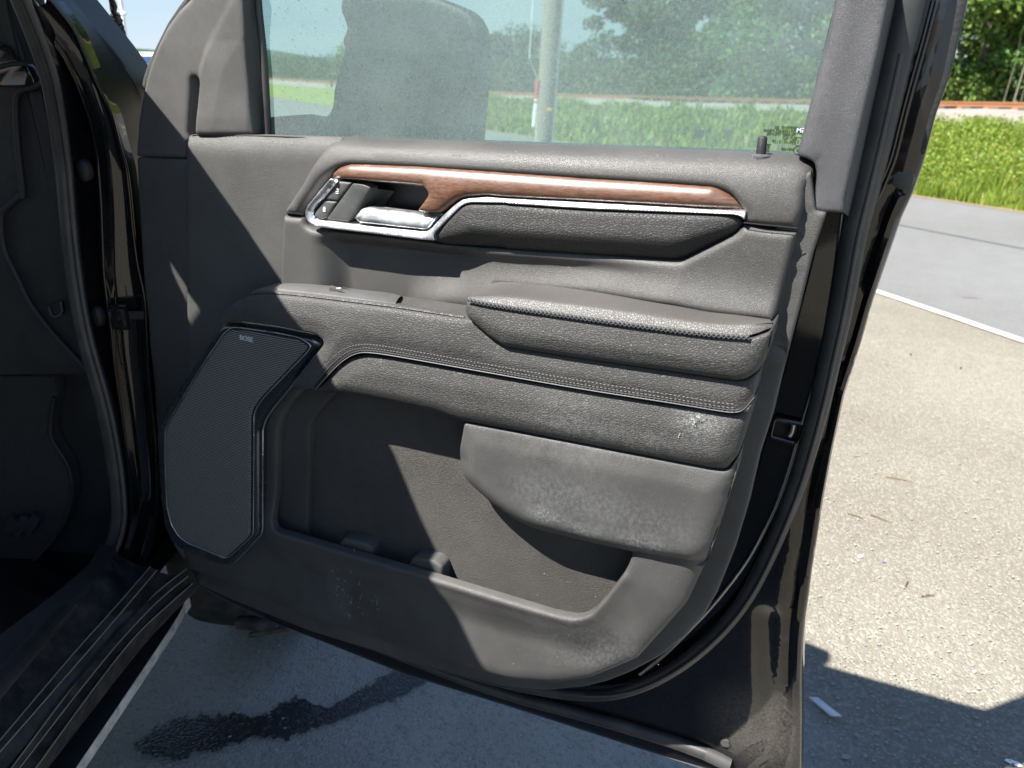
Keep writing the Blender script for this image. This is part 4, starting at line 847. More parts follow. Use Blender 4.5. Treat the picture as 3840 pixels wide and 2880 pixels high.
# ---------------- bolster, switch panel, armrest
bol_o = [(814, 1209, 8), (845, 1161), (886, 1128), (940, 1106), (995, 1100), (1126, 1110), (1307, 1133), (1488, 1155), (1623, 1176), (1755, 1194), (1785, 1208), (1822, 1249), (1863, 1281), (1900, 1299), (2300, 1358), (2578, 1400), (2759, 1426), (2795, 1424), (2849, 1390, 4), (2829, 1486, 4), (2786, 1534), (2759, 1542), (2714, 1539), (2533, 1508), (2216, 1461), (1900, 1405), (1465, 1326), (1379, 1315), (1343, 1318), (1307, 1334), (1262, 1366), (1216, 1411), (1180, 1459, 3), (1140, 1456), (1094, 1447, 4), (1219, 1288), (1216, 1272), (1189, 1252), (1036, 1221), (900, 1204), (862, 1205), (838, 1221)]
bol_top = [(814, 1209), (845, 1161), (886, 1128), (940, 1106), (995, 1100), (1126, 1110), (1307, 1133), (1488, 1155), (1623, 1176), (1755, 1194)]
panel('bolster', bol_o, .072, 'leather_bolster', door, R=.004, H=.003, back=.06, step=.007, fil=8, dips=[(bol_top, .012, .005), ([(2849, 1390), (2829, 1486)], .03, .012)], fn=lambda u, v, s: .006*np.clip(s/.03, 0, 1), label='grained leather band below the switches')
ft = [PD(x, y, .069) for x, y in ((940, 1103), (995, 1098), (1126, 1108), (1307, 1131), (1488, 1153), (1620, 1174), (1740, 1192))]
bk = [PD(x, y, .005) for x, y in ((1045, 1062), (1075, 1070), (1163, 1076), (1316, 1092), (1475, 1110), (1536, 1150), (1700, 1175))]
mdl = [a*.85+b_*.15+Zv*.004 for a, b_ in zip(ft, bk)]
loft('bolster_top', [ft, mdl, bk], 'leather_bolster', door, n=60, sub=4)
S_ = lambda pts: Z(960, 1040, pts, 3.456)
sf = [PD(x, y, .062) for x, y in S_([(285, 182), (600, 218), (950, 262), (1300, 310), (1600, 350), (1810, 382)])]
sb = [PD(x, y, .012) for x, y in S_([(405, 126), (700, 130), (1050, 165), (1350, 205), (1780, 250), (1900, 292)])]
sp = loft('switch_panel', [[q-Zv*.006 for q in sf], [q+Zv*.005 for q in sf], [(a+b_)/2+Zv*.009 for a, b_ in zip(sf, sb)], [q+Zv*.006 for q in sb], [q-Zv*.004 for q in sb]], 'plastic_switch', door, n=50, sub=3, label='window switch panel on top of the bolster')
loft('switch_panel_end', [[PD(x, y, .058) for x, y in S_([(190, 155), (240, 170), (285, 180)])], [PD(x, y, .025) for x, y in S_([(320, 95), (360, 104), (400, 124)])]], 'plastic_frame', door, n=8, sub=1, label='paler end insert of the switch panel')
pe = MB(); a_, b_ = PD(*S_([(1810, 380)])[0], .060), PD(*S_([(1960, 320)])[0], .022); c_ = PD(*S_([(1990, 408)])[0], .05)
pe.add([a_+Nv*.001, b_+Nv*.001, c_+Nv*.001], [[0, 1, 2]]).done('switch_panel_tip', 'black_gap', door)
q0 = [PD(*q, w) for q, w in zip(S_([(825, 238), (935, 205), (955, 258)]), (.052, .035, .050))]
MB().add([q+Zv*.0095+Nv*.001 for q in q0], [[0, 1, 2]]).done('switch_well', 'black_gap', door)
q1 = [PD(*q, w)+Zv*.0095 for q, w in zip(S_([(955, 255), (985, 222), (1225, 230), (1170, 275)]), (.052, .035, .030, .050))]
sw = MB().add([q1[0], q1[1], q1[2], q1[3], q1[0]+Zv*.006, q1[1]+Zv*.006, q1[2]-Zv*.002, q1[3]-Zv*.002], [[4, 5, 6, 7], [0, 4, 7, 3], [0, 1, 5, 4], [1, 2, 6, 5]]).done('window_switch', 'plastic_switch', door)
qi = (q1[0]+q1[1]+q1[2]+q1[3])/4+Zv*.004
MB().tube([qi+Dv*.004*math.cos(a)+Nv*.003*math.sin(a) for a in np.linspace(0, 5.2, 10)], .0004, seg=5, sm=0).done('switch_icon', 'icon_white', door)
arm_o = [(1753, 1126, 6), (1800, 1139), (1900, 1158), (2397, 1228), (2714, 1264), (2820, 1270), (2880, 1250), (2901, 1222, 6), (2900, 1240), (2890, 1288), (2872, 1346), (2840, 1392), (2800, 1418), (2760, 1424), (2578, 1398), (2200, 1344), (1900, 1298), (1873, 1286), (1840, 1260), (1802, 1226), (1759, 1190), (1749, 1172), (1749, 1147)]
A_top = arm_o[:8]; A_bot = [(2860, 1375), (2800, 1418), (2760, 1424), (2578, 1398), (2200, 1344), (1900, 1298), (1840, 1260), (1802, 1226), (1759, 1190)]
panel('armrest', arm_o, .080, 'leather_armrest', door, R=.004, H=.003, back=.07, step=.006, fil=8, bstep=.003, fn=lambda u, v, s: .008*np.clip(s/.03, 0, 1), dips=[(A_bot, .016, .006), ([(2901, 1222), (2872, 1346)], .03, .013)], label='padded armrest front')
tf = [PD(x, y, w) for x, y, w in ((1753, 1124, .082), (1800, 1137, .082), (1900, 1155, .082), (2150, 1191, .082), (2397, 1225, .082), (2600, 1251, .082), (2714, 1262, .082), (2800, 1267, .080), (2868, 1254, .073), (2899, 1226, .067))]
def lerpc(a, b_, k): n_ = 10; A = curve3(a, n_); B = curve3(b_, n_); return [x*(1-k)+y*k for x, y in zip(A, B)]
tb = [PD(x, y, .004) for x, y in ((1772, 1103), (1800, 1078), (1831, 1060), (1863, 1051), (1900, 1054), (2248, 1092), (2533, 1126), (2668, 1155), (2840, 1172), (2885, 1190))]
tm = [PD(x, y, .066) for x, y in ((1768, 1113), (1820, 1102), (1900, 1106), (2150, 1136), (2352, 1162), (2580, 1196), (2714, 1212), (2800, 1215), (2865, 1213), (2897, 1210))]
C_ = [curve3(q, 12) for q in (tf, tm, tb)]
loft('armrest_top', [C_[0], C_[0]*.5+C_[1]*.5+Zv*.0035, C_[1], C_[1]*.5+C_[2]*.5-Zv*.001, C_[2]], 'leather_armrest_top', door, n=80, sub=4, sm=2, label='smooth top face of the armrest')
# cross stitches along the armrest edge
sl_ = [PD(x, y, .085) for x, y in ((1758, 1124), (1800, 1134), (1900, 1151), (2150, 1187), (2397, 1221), (2600, 1247), (2714, 1258), (2780, 1262), (2810, 1263))]
tube('armrest_seam', sl_, .0024, 'black_gap', door, seg=8)
Pst = curve3(smooth3(sl_, 2), 65); sproto = None
for i in range(64):
    a, b_ = Pst[i], Pst[i+1]; d = (b_-a); m_ = (a+b_)/2; upv = Zv*.0040+Nv*-.0005
    e = MB()
    for s_ in (-1, 1): e.tube([m_-d*.62*s_-upv, m_-d*.2*s_-upv*.35+Nv*.0022, m_+d*.2*s_+upv*.35+Nv*.0022, m_+d*.62*s_+upv], .0005, seg=5, sm=0)
    e.done('stitch', 'thread_light' if i % 1 == 0 else 'thread_black', door, 60)
# ---------------- accent line, insert
acc = [(1182, 1461), (1218, 1420), (1268, 1367), (1312, 1335), (1345, 1323), (1379, 1321), (1465, 1332), (1900, 1410), (2216, 1465), (2533, 1513), (2714, 1544), (2759, 1547), (2788, 1538), (2829, 1488)]
tube('accent_line', [PD(x, y, .078) for x, y in acc], .0010, 'piping', door, seg=8)
tube('accent_gap', [PD(x, y-6, .0765) for x, y in acc], .0026, 'black_gap', door, seg=8)
for k, dy in enumerate((-17, -31)):
    l = [(x-(8 if i < 4 else 0)*(k+1), y+dy) for i, (x, y) in enumerate(acc[:12])]
    stitch_row('stitching', l, .0815, 125, 0, 'thread_grey', rad=.00055)
ins_o = [(1186, 1461, 4), (1222, 1430), (1275, 1370), (1316, 1342), (1379, 1330), (1470, 1341), (1900, 1416), (2714, 1550), (2762, 1553), (2829, 1497), (2818, 1549), (2772, 1698), (2730, 1752), (2714, 1757), (2694, 1755), (1900, 1604), (1743, 1575), (1623, 1537), (1307, 1475)]
panel('lower_insert', ins_o, .070, 'leather_insert', door, R=.004, H=.003, back=.045, step=.007, fil=8, fn=lambda u, v, s: .008*np.clip(s/.025, 0, 1), dips=[([(2829, 1497), (2818, 1549), (2772, 1698), (2730, 1752)], .03, .010), ([(1186, 1461), (1307, 1475), (1623, 1537), (1743, 1575), (1900, 1604), (2694, 1755)], .02, .005)], label='scuffed grained leather insert above the map pocket')
# ---------------- lower trim, pocket, map pocket
low_o = [(1150, 1440, 0), (850, 1250, 0), (640, 1560, 20), (592, 1680), (586, 1800), (595, 1950), (620, 2050), (655, 2120), (701, 2142), (744, 2158), (804, 2179), (885, 2215), (1021, 2272), (1160, 2329), (1352, 2392), (1533, 2450), (1804, 2533), (1900, 2560), (1990, 2572), (2081, 2575), (2216, 2555), (2307, 2519), (2397, 2460), (2488, 2365), (2578, 2257), (2640, 2125), (2660, 2062), (2680, 1920), (2720, 1784), (2740, 1700, 0), (2700, 1690, 0), (2500, 1720, 0), (2420, 1900, 0), (2357, 2040, 10), (2369, 2078, 20), (2363, 2108), (2341, 2150), (2275, 2238), (2225, 2290), (2189, 2307), (2153, 2310), (2081, 2295), (1900, 2241), (1610, 2153), (1275, 2056), (1090, 2002), (1054, 1992), (1030, 1982), (1019, 1955), (1016, 1900), (1018, 1700), (1022, 1620), (1040, 1568), (1067, 1527), (1131, 1460, 0)]
lip_line = [(1054, 1992), (1275, 2056), (1610, 2153), (1900, 2241), (2153, 2310), (2225, 2290), (2341, 2150)]
lipU = np.array([onD(x, y, .05) for x, y in lip_line])
def low_fn(u, v, s):
    X = np.stack([u, v], 1); d = sdist(X, lipU, False)
    k = np.clip(d/.09, 0, 1); return .004*np.exp(-(d/.010)**2)-.020*k*k*(3-2*k)*np.clip((onD(2400, 2200, .05)[0]-u)/.1+.3, .25, 1)
bot_edge = [(592, 1800), (701, 2142), (885, 2215), (1160, 2329), (1533, 2450), (1900, 2560), (2081, 2575), (2216, 2555), (2397, 2460), (2578, 2257), (2669, 2055), (2775, 1700)]
panel('lower_trim', low_o, .055, 'plastic_lower', door, R=.007, H=.006, back=.012, step=.009, fil=14, fn=low_fn, dips=[(bot_edge, .035, .018)], label='lower door trim around the pocket, spattered with mud')
panel('pocket_back', [(970, 1420, 0), (1100, 1380, 0), (2500, 1600, 0), (2480, 2200, 30), (2300, 2420, 30), (1800, 2380, 10), (960, 2130, 20), (940, 1900, 0)], .012, 'vinyl_pocket', door, R=0, H=0, back=.004, step=.02, fil=10, label='textured back wall of the door pocket',
      grooves=[(Z(900, 1200, [(800, 610), (650, 770), (605, 830), (590, 900), (585, 1500)])+Z(900, 1900, [(575, 0), (570, 250)]), .003, .004)])
panel('pocket_side', [(1000, 1420, 0), (1262, 1470, 0), (1194, 1548, 30), (1171, 1580, 30), (1166, 1620), (1160, 1850), (1158, 2080, 0), (990, 2040, 0)], .022, 'vinyl_pocket', door, R=.004, H=.004, back=.012, step=.012, fil=10, label='stepped front wall of the door pocket')
for dx, dy in ((0, 0), (263, 70)):
    panel('pocket_divider', [(1262+dx, 2120+dy, 0), (1275+dx, 2040+dy), (1290+dx, 2014+dy, 12), (1370+dx, 2030+dy, 6), (1400+dx, 2052+dy, 12), (1404+dx, 2160+dy, 0)], .036, 'plastic_lower', door, R=.006, H=.005, back=.03, fil=8, step=.01)
map_bot = [(1736, 1700), (1741, 1742), (1754, 1775), (1786, 1812), (1849, 1867), (1900, 1905), (1945, 1935), (2008, 1966), (2058, 1981), (2262, 2030), (2348, 2048), (2440, 2066), (2660, 2095)]
map_o = [(1743, 1583, 14), (1900, 1612), (2300, 1688), (2696, 1762), (2716, 1765), (2735, 1758), (2772, 1706, 4), (2759, 1784), (2714, 1920), (2669, 2060), (2640, 2110, 10)]+map_bot[::-1]+[(1735, 1640)]
panel('map_pocket', map_o, .066, 'plastic_map', door, R=.004, H=.003, back=.05, step=.007, fil=12, fn=lambda u, v, s: .006*np.clip(s/.03, 0, 1), dips=[(map_bot, .045, .030), ([(2772, 1706), (2714, 1920), (2640, 2110)], .022, .012)], label='bulging outer wall of the map pocket, scuffed with white marks')
tube('map_pocket_rim', [PD(x, y, .040) for x, y in map_bot[1:11]], .0022, 'plastic_lower', door, seg=8)
flg_o = [(3040, 640, 0), (3060, 790, 0), (3100, 797, 3), (3049, 950), (2995, 1170), (2948, 1351), (2932, 1413), (2899, 1553), (2849, 1707), (2808, 1888), (2759, 2050), (2727, 2130), (2690, 2220), (2640, 2306), (2570, 2383), (2480, 2455), (2370, 2514), (2280, 2550), (2190, 2572), (2050, 2585), (1900, 2572), (1533, 2478), (1160, 2362), (885, 2252), (730, 2182, 0), (760, 2100, 0), (1400, 2300, 0), (1800, 2400, 0), (2200, 2300, 0), (2500, 2000, 0), (2700, 1500, 0), (2860, 1000, 0), (2960, 700, 0)]
panel('trim_flange', flg_o, -.010, 'plastic_panel', door, R=.005, H=.004, back=.02, step=.014, fil=10, grooves=[([(3020, 800), (3010, 900), (2990, 960), (2935, 1180), (2920, 1250), (2945, 1340)], .004, .006)], label='dark textured flange behind the trim')
# rear window frame trims
fr_a = Z(2840, 0, [(680, -120, 0), (650, 0), (560, 400), (440, 850), (330, 1290, 4), (400, 1310), (470, 1345, 10), (492, 1420), (490, 1480), (475, 1659)])+Z(2840, 700, [(455, 203, 2), (718, 216, 2)])+Z(2840, 0, [(722, 1659), (860, 1050), (1000, 450), (1090, 0), (1108, -120, 0)])
panel('rear_frame_trim', fr_a, -.018, 'plastic_frame', door, R=.005, H=.005, back=.035, step=.010, fil=10, grooves=[(Z(2840, 0, [(940, -100), (860, 330), (740, 800), (640, 1200), (560, 1659)]), .010, .0012)], dips=[(Z(2840, 0, [(655, -20), (560, 400), (440, 850), (330, 1290)]), .016, .008)], label='grey plastic cover of the window frame post')
loft('rear_frame_side', [[PD(x, y, -.020) for x, y in [(3348, -70)]+Z(2840, 0, [(1090, 0), (1000, 450), (860, 1050), (722, 1659)])+Z(2840, 700, [(718, 216)])], [PD(x, y, -.06) for x, y in [(3366, -70)]+Z(2840, 0, [(1130, 0), (1032, 475), (900, 1050), (775, 1659)])+Z(2840, 700, [(745, 240)])], [PD(x, y, -.11) for x, y in [(3386, -70)]+Z(2840, 0, [(1172, 0), (1065, 500), (942, 1050), (830, 1600)])+Z(2840, 700, [(768, 264)])]], 'plastic_frame', door, n=60, sub=3)
# ---------------- speaker
spk_o = [(862, 1207, 10), (900, 1206), (1036, 1223), (1189, 1254), (1216, 1273), (1218, 1288), (1100, 1440), (1022, 1535), (997, 1575), (986, 1610), (985, 1700), (985, 1980), (981, 2003, 10), (886, 2104), (868, 2112), (841, 2110), (696, 2052), (660, 2022), (633, 1965), (619, 1880), (609, 1716), (604, 1630), (612, 1580), (640, 1520), (740, 1370), (838, 1222)]
panel('speaker_bezel', spk_o, .052, 'smoked_chrome', door, R=.008, H=.014, back=.03, step=.008, fil=10, bstep=.003, label='glossy smoked surround of the door speaker')
spk_i = [(868, 1228, 10), (895, 1228), (1036, 1248), (1112, 1263), (1135, 1272), (1163, 1292), (1165, 1300), (1153, 1320), (990, 1490), (962, 1528), (952, 1560), (952, 1635), (950, 1985), (948, 2005), (930, 2025), (868, 2082), (850, 2092), (832, 2089), (705, 2037), (669, 2010), (642, 1965), (626, 1900), (618, 1716), (619, 1617), (628, 1590), (740, 1400), (840, 1250)]
def grille_fn(u, v, s): return -.004*np.clip(s/.02, 0, 1)*0
panel('speaker_gap', spk_i, .0665, 'black_gap', door, R=0, H=0, back=.002, step=.03, fil=12)
ED_ = fillet(spk_o, 10); ED_.append(ED_[0]); dchild('bezel_edge', [PD(x, y, .056) for x, y in ED_], .0016, 'accent', sm=0, seg=6)
ED_ = fillet(spk_i, 12); ED_.append(ED_[0]); dchild('bezel_edge', [PD(x, y, .0672) for x, y in ED_], .0010, 'accent', sm=0, seg=6)
cx_, cy_ = np.mean([q[0] for q in spk_i]), np.mean([q[1] for q in spk_i])
def shrink(pts, k):
    P = np.array([q[:2] for q in pts], float); T = np.roll(P, -1, 0)-np.roll(P, 1, 0); T /= np.linalg.norm(T, axis=1, keepdims=True); n_ = np.stack([-T[:, 1], T[:, 0]], 1)
    return [(float(a), float(b_)) for a, b_ in P+n_*k]
panel('speaker_grille', shrink(spk_i, 5), .064, 'grille', door, R=.006, H=.005, back=.01, step=.01, fil=12, bstep=.003, label='black speaker grille with fine horizontal ribs')
text('speaker_lettering', 'BOSE', 840+770/9.217, 1220+468/9.217, .0699, .0125, 'badge_grey', door, False, ext=.0006, rot=-.02, bold=.0002)
# dirt marks
flecks('mud_spatter', 46, (1240, 1360), (2060, 2310), .0545, 'mud_spot', .0006, .0022, lambda x, y: abs(x-(1300+(y-2180)*.15)) < 50, 2.2)
flecks('mud_spatter', 16, (1380, 1420), (2230, 2300), .050, 'mud_spot', .0005, .0014, None, 2.)
flecks('lint', 14, (1300, 2850), (560, 615), .020, 'white_spot', .0004, .0012)
flecks('lint', 9, (1300, 2850), (560, 612), .018, 'dark_speck', .0005, .0014)
flecks('lint', 14, (1900, 2600), (2150, 2500), .056, 'white_spot', .0006, .0016)
flecks('chalk_marks', 9, (2590, 2640), (1540, 1600), .0825, 'white_spot', .0010, .0028)
flecks('chalk_marks', 5, (2540, 2560), (1620, 1640), .0825, 'white_spot', .0008, .0022)
flecks('chalk_marks', 8, (2010, 2110), (1895, 1915), .062, 'white_spot', .0010, .0024)
# ================================================================== cab side: hinge pillar, seal, sill, dash
L2 = [(194, 0), (280, 104), (357, 294), (420, 420), (452, 542), (479, 633), (493, 750), (502, 858), (520, 994), (547, 1107), (560, 1400), (572, 1513), (583, 1626), (590, 1762), (592, 1852), (588, 1920), (565, 2010), (529, 2150)]
L1 = [(90, 40), (226, 181), (294, 316), (344, 452), (371, 588), (384, 750), (389, 881), (393, 1016), (409, 1152), (420, 1220), (429, 1333), (445, 1450), (460, 1550), (479, 1716), (497, 1852), (493, 1942), (466, 2055), (420, 2150)]
SC_ = [(60, -40), (131, 129), (185, 280), (212, 430), (228, 540), (241, 640), (252, 780), (265, 930), (292, 1130), (318, 1260), (345, 1360), (375, 1460), (403, 1570), (433, 1740), (450, 1900), (444, 1980), (420, 2060), (375, 2150), (300, 2230), (160, 2380), (-20, 2580), (-160, 2740)]
OUTP = [(276, 0), (358, 100), (418, 172), (443, 208), (476, 252), (512, 302), (536, 345)]
def fof(y, k=1.40): return k-.00*(y)
def lean(y): return max(0, (600-y))*.00022                    # pillar leans back with height
def on_f(pts, f0): return [PF(x, y, f0-lean(y)) for x, y in pts]
pill = thing  # (cab pieces are parts of the truck)
cab = lambda name, curves, mat, **kw: loft(name, curves, mat, truck, **kw)
nL = 50
c1 = curve3(on_f(L1, 1.365), nL); c2 = curve3(on_f(L2, 1.39), nL)
c1b = c1+Rv*.004-Fv*.006; c2b = c2-Rv*.006-Fv*.004
cab('hinge_pillar', [c1, c1b, c1*.7+c2*.3+Fv*.004, c1*.3+c2*.7+Fv*.004, c2b, c2, c2+Fv*.03], 'paint', n=120, sub=3, sm=1, label='glossy black hinge pillar of the door opening')
tube('pillar_flange', list(c2-Fv*.004), .0035, 'paint', truck, seg=8, sm=1)
tube('pillar_flange', list(c1-Fv*.004), .0035, 'paint', truck, seg=8, sm=1)
# black channel between seal and pillar
cs = curve3([PF(x+14, y, 1.33-lean(y)) for x, y in SC_[:18]], nL); cs_b = c1*.5+cs*.5+Fv*.035
cab('pillar_channel', [cs, cs_b, c1], 'paint', n=110, sub=4, sm=1, label='dark recess beside the rubber seal')
tube('body_seal', [PF(x, y, 1.315-lean(y)) if y < 2100 else PF(x, y, 1.315-(y-2100)*.0012) for x, y in SC_], [.013, .0145, .015, .016, .016, .015], 'rubber', truck, seg=16, label='rubber seal round the cab opening')
tube('seal_lip', [PF(x+20, y, 1.30-lean(y)) if y < 2100 else PF(x+14, y+8, 1.30-(y-2100)*.0012) for x, y in SC_], .004, 'rubber_soft', truck, seg=8)
for (x, y, a, b_) in ((313, 640, .013, .020), (364, 1188, .012, .021)):
    q = PF(x, y, 1.345); vs, fs = tube_data([q+Fv*.01, q-Fv*.002, q-Fv*.006], [1, .95, .6], seg=20, sm=0)
    vs = [q+((v-q)@Rv)*Rv*a+((v-q)@Zv)*Zv*b_+((v-q)@Fv)*Fv if abs((v-q)@Rv)+abs((v-q)@Zv) > 1e-6 else v for v in vs]
    link('body_plug', mesh(vs, fs, 50), 'plastic_dark', truck)
# outer A-pillar and its silhouette, cowl corner of the fender
oc = [PF(x, y, 1.50-lean(y)) for x, y in [(150, -150)]+OUTP]+[PF(545, 420, 1.5), PF(550, 600, 1.52), PF(560, 1000, 1.52), PF(585, 1500, 1.52), PF(600, 1900, 1.52), PF(540, 2150, 1.52)]
L2x = [PF(110, -100, 1.42-lean(-100))]+list(c2)
oc = curve3(oc, 40); l2 = curve3(L2x, 40)
cab('a_pillar', [l2, l2*.6+oc*.4-Fv*.004, l2*.15+oc*.85-Fv*.002, oc, oc+Fv*.12-Rv*.02], 'paint_dull', n=90, sub=3, sm=1, label='black windshield pillar rising beside the sky')
fe_i = [(300, 110), (362, 190), (420, 270), (480, 350), (540, 430)]; fe_m = [(360, 120), (405, 168), (445, 214), (490, 262), (540, 318), (580, 350)]; fe_o = [(360, 92), (400, 139), (441, 190), (480, 224), (511, 252), (545, 273), (590, 298)]
cab('fender_top', [[PF(x, y, 1.56) for x, y in fe_i], [PF(x, y, 1.75) for x, y in fe_m], [PF(x, y, 2.05) for x, y in fe_o], [PF(x, y, 2.05)-Zv*.03+Fv*.06 for x, y in fe_o], [PF(x, y, 2.05)-Zv*.4+Fv*.1 for x, y in fe_o]], 'paint', n=30, sub=4, label='fender edge ahead of the pillar, bright with reflected sky')
# antenna with peeling rough sheath
ad = [at_t(478, 225, 1.95), at_t(462, 170, 1.93), at_t(440, 80, 1.9), at_t(432, 52, 1.89)]
vs, fs = tube_data(ad, [.0105, .0105, .0095, .0085], seg=12, n=90); vs = [v+rng.normal(0, .0011, 3) for v in vs]
link('antenna', mesh(vs, fs, 30), 'rubber', truck, 'short black antenna with a rough frayed sheath')
tube('antenna_rod', [at_t(433, 58, 1.89), at_t(424, 40, 1.88), at_t(426, 22, 1.88), at_t(418, 0, 1.87), at_t(412, -30, 1.86)], [.0055, .006, .0075, .0055, .005], 'plastic_dark', truck, seg=10)
# check strap
q0, q1_ = PF(448, 1190, 1.352), PF(575, 1188, 1.40)
MB().box(q0, TAX, (.016, .006, .024)).box(q0-Fv*.008, TAX, (.012, .004, .016)).tube([q0-Fv*.012, q0-Fv*.018], .007, seg=12, sm=0).done('check_bracket', 'black_gloss', truck)
MB().box((q0+q1_)/2+Zv*.004, [(q1_-q0)/np.linalg.norm(q1_-q0), Fv, Zv], (.05, .003, .008)).done('check_strap', 'plastic_dark', truck)
tube('pillar_seam', [PF(x, y, 1.41) for x, y in ((498, 1848), (545, 1862), (600, 1873))], .003, 'plastic_frame', truck, seg=8)
# ---- dash side & kick panel (inside the cab)
def cpanel(name, pts, f0, mat, label=None, depth=.05, rad=14, bev=.004, par=None, lf=None):
    px = resample(fillet(pts, rad), 8); P = [PF(x, y, f0 if lf is None else lf(x, y)) for x, y in px]
    ar = sum(px[i][0]*px[(i+1) % len(px)][1]-px[(i+1) % len(px)][0]*px[i][1] for i in range(len(px)))
    P = np.array(P); 
    if ar > 0: P = P[::-1]
    n_ = len(P); T = np.roll(P, -1, 0)-np.roll(P, 1, 0); T /= np.linalg.norm(T, axis=1, keepdims=True); I = np.cross(T, -Fv); I = I*np.sign((((P.mean(0)-P)*I).sum(1)).mean())
    vs = []; 
    for (ins, dp) in ((0, depth), (0, bev), (bev*.3, bev*.3), (bev, 0)): vs += list(P+I*ins+Fv*dp)
    fs = [[k*n_+i, k*n_+(i+1) % n_, (k+1)*n_+(i+1) % n_, (k+1)*n_+i] for k in range(3) for i in range(n_)]
    me = bpy.data.meshes.new('m'); bm = bmesh.new(); bv = [bm.verts.new(v) for v in vs]
    for f in fs:
        try: bm.faces.new([bv[i] for i in f])
        except Exception: pass
    f = bm.faces.new([bv[3*n_+i] for i in range(n_)]); bmesh.ops.triangulate(bm, faces=[f]); bmesh.ops.recalc_face_normals(bm, faces=bm.faces); bm.to_mesh(me); bm.free()
    me.shade_smooth(); me.set_sharp_from_angle(angle=math.radians(35)); return link(name, me, mat, par or truck, label)
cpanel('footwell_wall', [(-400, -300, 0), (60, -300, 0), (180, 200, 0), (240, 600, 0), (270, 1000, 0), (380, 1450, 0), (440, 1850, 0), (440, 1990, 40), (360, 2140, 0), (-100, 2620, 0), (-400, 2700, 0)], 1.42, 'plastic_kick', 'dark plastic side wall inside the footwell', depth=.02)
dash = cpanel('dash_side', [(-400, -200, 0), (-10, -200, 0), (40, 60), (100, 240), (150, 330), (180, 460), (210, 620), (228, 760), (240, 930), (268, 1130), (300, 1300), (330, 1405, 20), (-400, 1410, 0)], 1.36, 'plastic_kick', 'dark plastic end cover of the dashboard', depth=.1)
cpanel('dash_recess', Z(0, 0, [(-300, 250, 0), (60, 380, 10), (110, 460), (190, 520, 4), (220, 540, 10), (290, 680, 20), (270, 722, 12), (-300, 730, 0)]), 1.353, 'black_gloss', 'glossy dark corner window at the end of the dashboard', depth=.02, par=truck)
tube('dash_rib', [PF(x, y, 1.352) for x, y in Z(0, 0, [(345, 690), (300, 725), (190, 740), (145, 780), (130, 860), (140, 1060), (155, 1300), (190, 1560), (190, 1650)])+Z(0, 700, [(180, 50), (120, 120), (30, 190), (5, 240), (10, 420), (50, 580), (150, 760), (230, 950), (420, 1200), (640, 1430), (800, 1600)])], .006, 'plastic_kick', truck, seg=10, sm=3)
tube('dash_rib', [PF(x, y, 1.352) for x, y in Z(0, 0, [(-20, 560), (60, 535), (180, 525), (225, 530)])], .004, 'plastic_kick', truck, seg=10, sm=2)
cpanel('pull_notch', Z(0, 700, [(400, 980, 8), (500, 950, 4), (522, 1060, 4), (440, 1090, 8)]), 1.352, 'black_gap', None, depth=.01, rad=5, bev=.001)
tube('notch_rim', [PF(x, y, 1.350) for x, y in Z(0, 700, [(505, 950), (522, 1055), (435, 1090), (405, 1000)])], .002, 'plastic_frame', truck, seg=8, sm=1)
# carpeted kick shape and floor
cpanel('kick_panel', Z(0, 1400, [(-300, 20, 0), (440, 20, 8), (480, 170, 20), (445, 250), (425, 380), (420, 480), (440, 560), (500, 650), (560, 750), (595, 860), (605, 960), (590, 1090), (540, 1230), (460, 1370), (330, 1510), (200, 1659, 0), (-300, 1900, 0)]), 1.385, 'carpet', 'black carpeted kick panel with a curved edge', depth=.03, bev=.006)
tube('kick_edge', [PF(x, y, 1.38) for x, y in Z(0, 1400, [(450, 200), (425, 380), (420, 500), (440, 570), (500, 655), (560, 750), (595, 860), (605, 960), (590, 1090), (540, 1230), (460, 1370), (330, 1510), (100, 1750)])], .004, 'plastic_kick', truck, seg=8)
q = [PF(x, y, 1.375) for x, y in Z(0, 1400, [(100, 1300), (200, 1280), (330, 1260)])]
for k in range(3):
    MB().box(PF(40+k*42, 1975-k*6, 1.37), [Rv*.8+Zv*-.6, Fv, Zv*.8+Rv*.6], (.010, .006, .030)).done('mat_ridge', 'plastic_kick', truck)
# ---- sill: bands running forward
A_ = [(565, 2130), (430, 2288), (289, 2442), (0, 2785), (-150, 2965)]
A2 = [(590, 2142), (450, 2308), (306, 2476), (0, 2826), (-150, 3002)]
S0 = [(436, 2070), (385, 2150), (290, 2250), (150, 2395), (-20, 2590), (-200, 2795)]
B_ = [(640, 2140), (560, 2210), (470, 2300), (340, 2440), (200, 2600), (-60, 2960)]
C0 = [(701, 2139), (600, 2215), (480, 2330), (340, 2492), (50, 2880), (-20, 2975)]
C1 = [(706, 2165), (618, 2234), (500, 2352), (364, 2510), (78, 2880), (5, 2978)]
D_ = [(722, 2190), (640, 2262), (520, 2370), (390, 2530), (136, 2880), (66, 2975)]
E_ = [(752, 2198), (660, 2290), (550, 2405), (420, 2570), (181, 2880), (110, 2975)]
ln_ = lambda pts, z: curve3(smooth3([PZ(x, y, z) for x, y in pts], 3), 40)
s0, a0, a1, b0, c0, c1_, d0, e0 = ln_(S0, .655), ln_(A_, .605), ln_(A2, .602), ln_(B_, .575), ln_(C0, .565), ln_(C1, .560), ln_(D_, .545), ln_(E_, .490)
cab('sill_plate', [curve3([PZ(x, y, .66) for x, y in ((380, 2040), (330, 2120), (200, 2230), (0, 2380), (-300, 2600))], 40), curve3([PZ(x, y, .66) for x, y in ((430, 2050), (370, 2145), (280, 2230), (120, 2395), (-60, 2600))], 40), s0], 'plastic_kick', n=60, sub=3, label='scuffed plastic sill plate inside the door opening')
